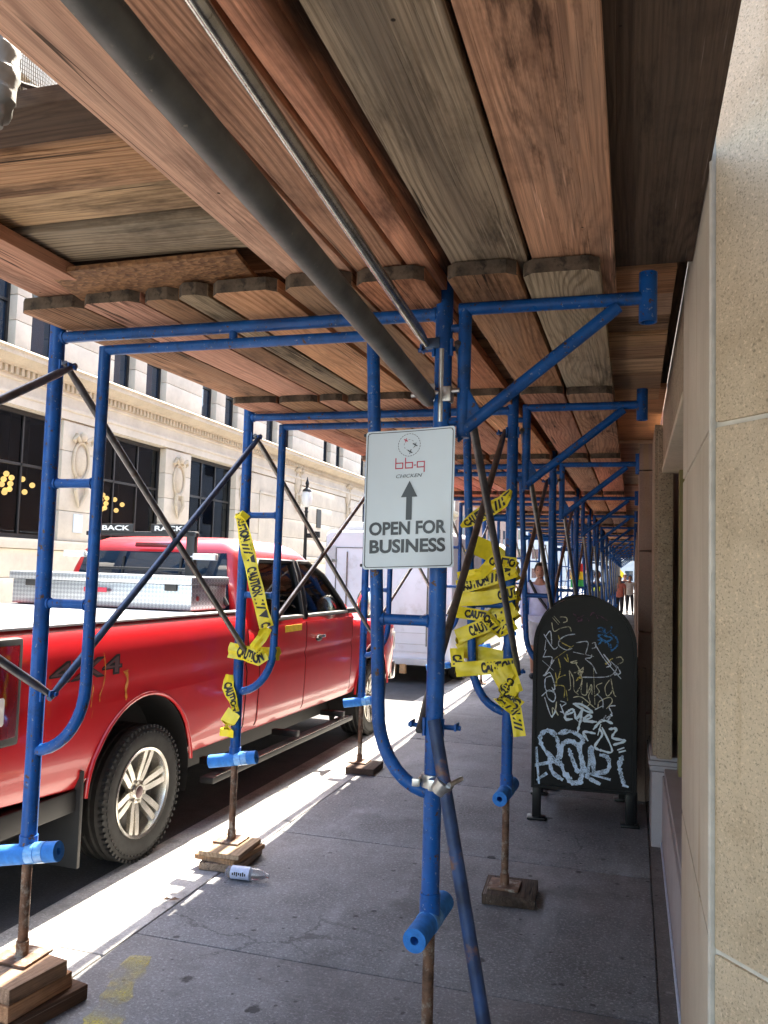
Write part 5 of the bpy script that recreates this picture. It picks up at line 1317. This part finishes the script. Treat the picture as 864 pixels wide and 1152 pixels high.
for y, z in ((17.25, 4.05), (21.85, 4.1), (26.2, 4.2), (31.0, 5.0), (37.2, 5.0), (12.6, 4.05)):
    m = MB(); m.ball((.0, y, z), .30, 20, 12, (.22, .75, 1.25)); m.tube([(.03, y + .30 * cos(a), z + .46 * sin(a)) for a in [2 * pi * k / 20 for k in range(20)]], .036, 8, closed=True)
    for s in (-1, 1):
        m.tube([(.06, y + s * .12, z + .48), (.10, y + s * .30, z + .60), (.08, y + s * .36, z + .48), (.07, y + s * .30, z + .42)], [.05, .06, .05, .02], 8)
        m.tube([(.06, y + s * .16, z - .45), (.08, y + s * .22, z - .75), (.05, y + s * .08, z - 1.0), (.04, y, z - 1.15)], [.05, .055, .04, .015], 8)
    m.ball((.08, y, z + .60), .12, 12, 8, (.6, 1, 1)); m.build('cartouche', 'facade_trim', t)
m = MB(); m.b2((.0, 27.48, 0), (.03, 27.56, 4.27)); m.b2((.0, 29.24, 0), (.03, 29.32, 4.27)); m.b2((.0, 27.48, 4.272), (.04, 29.32, 4.36)); m.b2((-.01, 27.56, .1), (.012, 29.24, 4.265)); m.build('blind_door', 'facade', t)
m = MB(); m.b2((-.02, 33.2, 3.35), (.03, 33.7, 4.15)); m.build('wall_vent', 'window_frame', t)
m = MB(); m.b2((.005, 17.1, 2.3), (.02, 17.45, 2.75)); m.build('notice', 'sign_white', t)

for i, (yc_, zc_, n, lb) in enumerate(((14.85, 3.26, 8, 'larger cluster of glowing globes in the leftmost shop window'), (15.45, 3.3, 3, 'small trio of glowing globes in the leftmost shop window'), (18.30, 3.12, 7, 'larger glowing globe cluster in the window above the truck cab'), (18.92, 3.15, 3, 'small glowing globe trio in the window above the truck cab'))):
    p = thing('pendant_lamp', lb, 'pendant lamp', (FX - .62, yc_ * 1.045, zc_ + .06), 0, 'globe lamps in the shop windows')
    for k in range(n):
        a = k * 2.4; rr_ = .06 + .055 * math.sqrt(k) if n > 4 else .15
        m = MB(); m.ball((0.05 * cos(k * 1.9), rr_ * cos(a) * 1.0, rr_ * sin(a) * 1.15), .066, 12, 8); m.build('globe', 'globe', p)
    m = MB(); m.tube([(0, 0, 0), (0, 0, 1.75)], .008, 6); m.build('rod', 'window_frame', p)

# street lamp
t = thing('street_lamp', 'black street lamp with acorn globe before the cream building', 'street lamp', (-10.75, 26.5, -.06))
m = MB(); m.lathe([(.16, 0), (.16, .25), (.11, .32), (.10, .75), (.07, .85), (.06, 2.2), (.05, 3.55), (.075, 3.6), (.05, 3.65), (.06, 3.75)], 16); m.build('pole', 'lamp_iron', t)
m = MB(); m.lathe([(.10, 3.76), (.17, 3.86), (.19, 4.05), (.15, 4.25), (.12, 4.30)], 18); m.build('globe', 'frosted', t)
m = MB(); m.lathe([(.16, 4.29), (.14, 4.36), (.06, 4.42), (.05, 4.52), (.07, 4.56), (.015, 4.75), (.01, 4.8)], 14); m.build('finial', 'lamp_iron', t)
m = MB(); m.box((.18, 0, 2.78), (.34, .02, .16), bev=.005); m.box((.42, 0, 2.82), (.20, .12, .22), bev=.02); m.tube([(0, 0, 2.78), (.5, 0, 2.82)], .02, 8); m.build('bracket_sign', 'lamp_iron', t)

# ================================================================== FAR END OF THE STREET
def block_building(name, label, x0, x1, y0, y1, h, mat, side):
    t = thing(name, label, 'building', ((x0 + x1) / 2, (y0 + y1) / 2, -.1)); hx, hy = (x1 - x0) / 2, (y1 - y0) / 2
    m = MB(); m.b2((-hx, -hy, -.1), (hx, hy, h)); m.b2((-hx - .3, -hy - .3, h + .01), (hx + .3, hy + .3, h + .6)); m.build('wall', mat, t)
    if side in 'xX':
        fx = hx if side == 'x' else -hx; s = 1 if side == 'x' else -1; y = -hy + 1.5
        while y < hy - 2:
            z = 1.2
            while z < h - 2: m = MB(); m.b2((fx - .05, y, z), (fx + s * .03, y + 1.3, z + 1.7)); m.build('window', 'dark_glass', t); z += 3.4
            y += 3.2
    else:
        x = -hx + 1.5
        while x < hx - 2:
            z = 1.2
            while z < h - 2: m = MB(); m.b2((x, -hy - .03, z), (x + 1.3, -hy + .05, z + 1.7)); m.build('window', 'dark_glass', t); z += 3.4
            x += 3.2
block_building('brick_building', 'brick building beyond the cream one, far down the street', -25, -13.2, 64, 100, 15, 'far_brick', 'x')
block_building('corner_building', 'pale building closing the far end of the street', -22, 18, 150, 165, 17, 'far_wall', 'y')
block_building('end_building', 'pale building on the right beyond the end of the shed', 2.2, 14, 47, 110, 12, 'far_wall', 'X')

# a street tree far ahead
t = thing('street_tree', 'small green street tree beyond the end of the sidewalk shed', 'tree', (-1.3, 52, -.05))
m = MB(); m.tube([(0, 0, 0), (.05, 0, 1.4), (.0, .05, 2.6), (.1, 0, 3.6)], [.11, .09, .07, .03], 10)
for k in range(7): a = k * 2.4; m.tube([(0, 0, 1.9 + .2 * k), (cos(a) * .6, sin(a) * .6, 2.5 + .25 * k), (cos(a) * 1.1, sin(a) * 1.1, 2.9 + .3 * k)], [.04, .025, .01], 6)
m.build('trunk', 'bark', t)
m = MB(); rnd = random.Random(3)
for k in range(26):
    c = Vector((rnd.gauss(0, .8), rnd.gauss(0, .8), 3.6 + rnd.gauss(0, .7)))
    for j in range(45):
        p = c + Vector((rnd.gauss(0, .26), rnd.gauss(0, .26), rnd.gauss(0, .22))); d = Vector((rnd.uniform(-1, 1), rnd.uniform(-1, 1), rnd.uniform(-1, 1))).normalized() * .09; e_ = d.orthogonal().normalized() * .05
        m.raw([p - d, p + e_, p + d, p - e_], [(0, 1, 2, 3)])
m.build('crown', 'leaf', t, smooth=False)
t = thing('warning_sign', 'yellow diamond sign on a pole beyond the end of the shed', 'sign', (-.75, 44.5, 0))
m = MB(); m.tube([(0, 0, 0), (0, 0, 2.3)], .03, 8); m.build('pole', 'steel', t)
m = MB(); m.box((0, -.04, 1.75), (.55, .01, .55), rot=(0, R(45), 0), bev=.004); m.build('panel', 'caution', t)
t = thing('striped_flag', 'red, yellow and green flag hanging among the far blue frames', 'flag', (-1.42, 23.2, 0))
m = MB(); m.tube([(0, .04, 1.2), (0, .04, 2.1)], .012, 8); m.build('staff', 'steel', t)
for k, mt in enumerate(('flag_red', 'flag_yellow', 'flag_green')):
    m = MB(); rows = [[Vector((-.20 + .40 * i / 8, .03 * sin(i * 1.1 + j) - .01, 1.95 - k * .22 - j * .11)) for i in range(9)] for j in range(3)]; m.loft(rows, closed=False, caps=False); m.build('stripe', mt, t)

# ================================================================== PEOPLE
def skin_mesh(nodes, edges, root=0, sub=2):
    """continuous tapered figure grown from a skeleton; nodes: (x, y, z, rx, ry)"""
    me = bpy.data.meshes.new('skeleton'); me.from_pydata([n[:3] for n in nodes], edges, [])
    ob = bpy.data.objects.new('skeleton', me); COL.objects.link(ob)
    md = ob.modifiers.new('skin', 'SKIN'); md.use_smooth_shade = True
    sv = me.skin_vertices[0].data
    for i, n in enumerate(nodes):
        sv[i].radius = (n[3], n[4] if len(n) > 4 else n[3]); sv[i].use_root = (i == root)
    ss = ob.modifiers.new('sub', 'SUBSURF'); ss.levels = ss.render_levels = sub
    bpy.context.view_layer.update(); dg = bpy.context.evaluated_depsgraph_get()
    out = bpy.data.meshes.new_from_object(ob.evaluated_get(dg), depsgraph=dg); bpy.data.objects.remove(ob)
    for p in out.polygons: p.use_smooth = True
    return out
def mesh_obj(name, me, mat, parent):
    me.materials.clear(); me.materials.append(MAT[mat]); o = bpy.data.objects.new(name, me); COL.objects.link(o); o.parent = parent; return o
def person(label, loc, rz, h, top, bottom, short=False, bag=True, stride=.22, vest=None):
    t = thing('person', label, 'person', loc, rz, 'people walking far down the sidewalk')
    k = h / 1.76; s = stride
    J = dict(pel=(0, 0, .95), wst=(0, -.005, 1.08), chest=(0, 0, 1.30), nk=(0, .0, 1.47), nk2=(0, -.01, 1.53), hd=(0, -.02, 1.60))
    N = []; ix = {}
    def add(nm, p, r, r2=None): ix[nm] = len(N); N.append((p[0] * k, p[1] * k, p[2] * k, r * k, (r2 or r) * k))
    add('pel', (0, 0, .95), .13, .105); add('wst', (0, 0, 1.10), .125, .095); add('chest', (0, 0, 1.32), .14, .10); add('nk', (0, .0, 1.475), .058); add('hd0', (0, -.015, 1.56), .052)
    E = [(0, 1), (1, 2), (2, 3), (3, 4)]
    for sd_, q in (('l', -1), ('r', 1)):
        f = q * s
        add('hip' + sd_, (q * .09, 0, .90), .088); add('knee' + sd_, (q * .095, -f * .45 - .03, .49), .056); add('ank' + sd_, (q * .095, -f + .04 * 0, .085), .036); add('toe' + sd_, (q * .105, -f - .15, .03), .034, .028)
        E += [(0, ix['hip' + sd_]), (ix['hip' + sd_], ix['knee' + sd_]), (ix['knee' + sd_], ix['ank' + sd_]), (ix['ank' + sd_], ix['toe' + sd_])]
        add('sh' + sd_, (q * .185, 0, 1.42), .056); add('el' + sd_, (q * .235, f * .35 + .02, 1.14), .040); add('wr' + sd_, (q * .235, f * .7 - .06, .90), .027)
        E += [(2, ix['sh' + sd_]), (ix['sh' + sd_], ix['el' + sd_]), (ix['el' + sd_], ix['wr' + sd_])]
        add('palm' + sd_, (q * .232, f * .75 - .075, .835), .027, .016); E.append((ix['wr' + sd_], ix['palm' + sd_]))
    me = skin_mesh(N, E)
    body = MB(); body.bm.from_mesh(me); bpy.data.meshes.remove(me)
    # head with brow, nose, chin and ears grown onto the neck
    H_ = Vector((0, -.022, 1.632)) * k; rows = []
    for i in range(15):
        a = pi * i / 14; z = -cos(a); r_ = sin(a)
        row = []
        for j in range(20):
            b = 2 * pi * j / 20; x = r_ * cos(b) * .076; y = r_ * sin(b) * .096
            if z < 0: x *= 1 + z * .22; y = y * (1 + z * .12) - (.012 * -z if y < 0 else .0)
            if y < 0 and abs(x) < .02 and -.25 < z < .12: y -= .022 * (1 - abs(x) / .02) * (1 - max(0, z) * 6)
            if y < 0 and .02 < abs(x) < .05 and .0 < z < .22: y += .010
            row.append(H_ + Vector((x, y, z * .118)) * k)
        rows.append(row)
    body.loft(rows)
    for q in (-1, 1):
        body.ball(H_ + Vector((q * .078, .008, -.005)) * k, .024 * k, 8, 6, (.4, .8, 1.25))
        f = q * s; P0 = Vector((q * .232, f * .75 - .078, .82)) * k
        for j, (dx, ln) in enumerate(((-.021, .070), (-.007, .080), (.007, .076), (.021, .060))):
            a0 = P0 + Vector((0, dx, -.006)) * k; body.tube([a0, a0 + Vector((-q * .006, -.004, -ln * .5)) * k, a0 + Vector((-q * .018, -.012, -ln)) * k], [.0085 * k, .008 * k, .006 * k], 6)
        a0 = P0 + Vector((0, -.022, .03)) * k; body.tube([a0, a0 + Vector((-q * .01, -.02, -.03)) * k, a0 + Vector((-q * .014, -.026, -.055)) * k], [.010 * k, .009 * k, .007 * k], 6)
    b = body.build('body', 'skin', t, ang=80)
    # clothes follow the same skeleton, slightly larger
    g = 1.13; pick = lambda names, gr, cut={}: None
    def cloth(name, mat, nodes, edges, gr):
        nn = [(x, y, z, rx + gr, ry + gr) for x, y, z, rx, ry in nodes]; mesh_obj(name, skin_mesh(nn, edges, 0), mat, t)
    lerp = lambda A, B, f: tuple(A[i] + (B[i] - A[i]) * f for i in range(5))
    nn = [(0, 0, 1.10 * k, .150 * k, .120 * k), (0, 0, .97 * k, .172 * k, .140 * k), N[2], lerp(N[2], N[3], .95), (0, 0, .84 * k, .172 * k, .142 * k)]; ee = [(0, 1), (0, 2), (2, 3), (1, 4)]
    for sd_ in 'lr':
        i0 = len(nn); nn += [N[ix['sh' + sd_]], lerp(N[ix['sh' + sd_]], N[ix['el' + sd_]], .62 if short else 1.0)]; ee += [(2, i0), (i0, i0 + 1)]
        if not short: nn.append(lerp(N[ix['el' + sd_]], N[ix['wr' + sd_]], .9)); ee.append((i0 + 1, i0 + 2))
    cloth('shirt', top, nn, ee, .016)
    if vest: cloth('vest', vest, [N[1], N[2], lerp(N[2], N[3], .45)], [(0, 1), (1, 2)], .032)
    nn = [(0, 0, .93 * k, .128 * k, .104 * k), (0, 0, 1.06 * k, .122 * k, .096 * k)]; ee = [(0, 1)]
    for sd_ in 'lr':
        i0 = len(nn); nn += [N[ix['hip' + sd_]], N[ix['knee' + sd_]]]; ee += [(0, i0), (i0, i0 + 1)]
        if bottom != 'shorts': nn.append(lerp(N[ix['knee' + sd_]], N[ix['ank' + sd_]], .93)); ee.append((i0 + 1, i0 + 2))
    cloth('trousers', bottom, nn, ee, .014)
    for sd_ in 'lr':
        a, c = N[ix['ank' + sd_]], N[ix['toe' + sd_]]; m = MB(); m.ball(Vector(((a[0] + c[0]) / 2, (a[1] + c[1]) / 2 + .01, .045 * k)), .13 * k, 12, 8, (.38, 1.12, .34)); m.build('shoe', 'strap', t)
    m = MB(); m.ball(H_ + Vector((0, .014, .028)) * k, .112 * k, 18, 12, (.78, .92, 1.0)); m.clip(lambda c: c.y > H_.y - .045 * k or c.z > H_.z + .075 * k)
    m.build('hair', 'hair', t)
    m = MB()
    for q in (-1, 1): m.ball(H_ + Vector((q * .030, -.083, .012)) * k, .011 * k, 8, 6, (1.2, .6, .7))
    m.box(H_ + Vector((0, -.101, -.058)) * k, (.045 * k, .008 * k, .008 * k), bev=.002); m.build('eyes_and_mouth', 'hair', b)
    if bag:
        m = MB(); m.tube([(-.15 * k, -.04 * k, 1.49 * k), (-.05 * k, -.145 * k, 1.30 * k), (.10 * k, -.14 * k, 1.10 * k), (.19 * k, -.02, 1.0 * k)], .022 * k, 8); m.box((.24 * k, .03, .98 * k), (.10, .26, .30), bev=.03); tag(m.build('shoulder_bag', 'strap', loc=loc, rot=(0, 0, rz)), 'dark bag slung over the pale shirted walker, behind the mailbox' , 'bag')
    return t
person('pedestrian in a pale lavender shirt with a dark shoulder strap, behind the mailbox', (-1.37, 13.0, 0), R(4), 1.79, 'shirt', 'shorts', short=False)
person('distant worker in a yellow green vest among the blue frames', (-.85, 21.5, 0), R(10), 1.76, 'strap', 'trousers', bag=False, vest='hivis')
person('distant walker in a coral top right of the frames', (-.50, 34.5, 0), R(-5), 1.66, 'coral', 'trousers', short=True, bag=False)
person('distant walker in a white top beside the pink stone pier', (-.12, 38.5, 0), R(6), 1.70, 'white_cloth', 'trousers', short=True, bag=False)
person('distant walker in dark clothes between the coral and white tops', (-.36, 41.0, 0), R(0), 1.78, 'trousers', 'trousers', bag=False)

# ================================================================== LIGHT, SKY, CAMERA
to_sun = Vector((-.05, .75, 1.0)).normalized()
sl = bpy.data.lights.new('sun', 'SUN'); sl.energy = 4.5; sl.angle = R(.5); sl.color = (1.0, .955, .88)
so = bpy.data.objects.new('sun', sl); COL.objects.link(so); so.rotation_euler = (-to_sun).to_track_quat('-Z', 'Y').to_euler(); so.location = (0, 20, 30)
w = bpy.data.worlds.new('World'); scene.world = w; w.use_nodes = True
nt = w.node_tree; bg = nt.nodes['Background']
sk = nt.nodes.new('ShaderNodeTexSky'); sk.sky_type = 'NISHITA'; sk.sun_disc = False
sk.sun_elevation = math.asin(to_sun.z); sk.sun_rotation = math.atan2(to_sun.x, to_sun.y); sk.air_density = 1.0; sk.dust_density = 1.6; sk.ozone_density = 1.0
nt.links.new(sk.outputs[0], bg.inputs['Color']); bg.inputs['Strength'].default_value = .15

cam = bpy.data.cameras.new('camera'); co = bpy.data.objects.new('camera', cam); COL.objects.link(co)
cam.sensor_fit = 'HORIZONTAL'; cam.sensor_width = 36; cam.lens = 935.4 / 864 * 36; cam.clip_end = 2000; cam.clip_start = .02
yaw, pitch, roll = .2921, .0704, .0296
fw = Vector((-sin(yaw), cos(yaw), 0)); rt = Vector((cos(yaw), sin(yaw), 0)); up = Vector((0, 0, 1))
F_ = fw * cos(pitch) + up * sin(pitch); U_ = up * cos(pitch) - fw * sin(pitch)
R_ = rt * cos(roll) + U_ * sin(roll); U2 = U_ * cos(roll) - rt * sin(roll)
co.matrix_world = Matrix(((R_.x, U2.x, -F_.x, 0), (R_.y, U2.y, -F_.y, 0), (R_.z, U2.z, -F_.z, 1.6), (0, 0, 0, 1)))
scene.camera = co
vs_ = scene.view_settings; vs_.view_transform = 'Standard'; vs_.look = 'None'; vs_.exposure = 3.0; vs_.use_white_balance = True; vs_.white_balance_temperature = 7150; vs_.gamma = 1.0; vs_.use_curve_mapping = False
scene.cycles.max_bounces = 10; scene.cycles.diffuse_bounces = 6; scene.cycles.glossy_bounces = 4; scene.cycles.transparent_max_bounces = 12
scene.cycles.use_denoising = True; scene.cycles.sample_clamp_indirect = 6.0
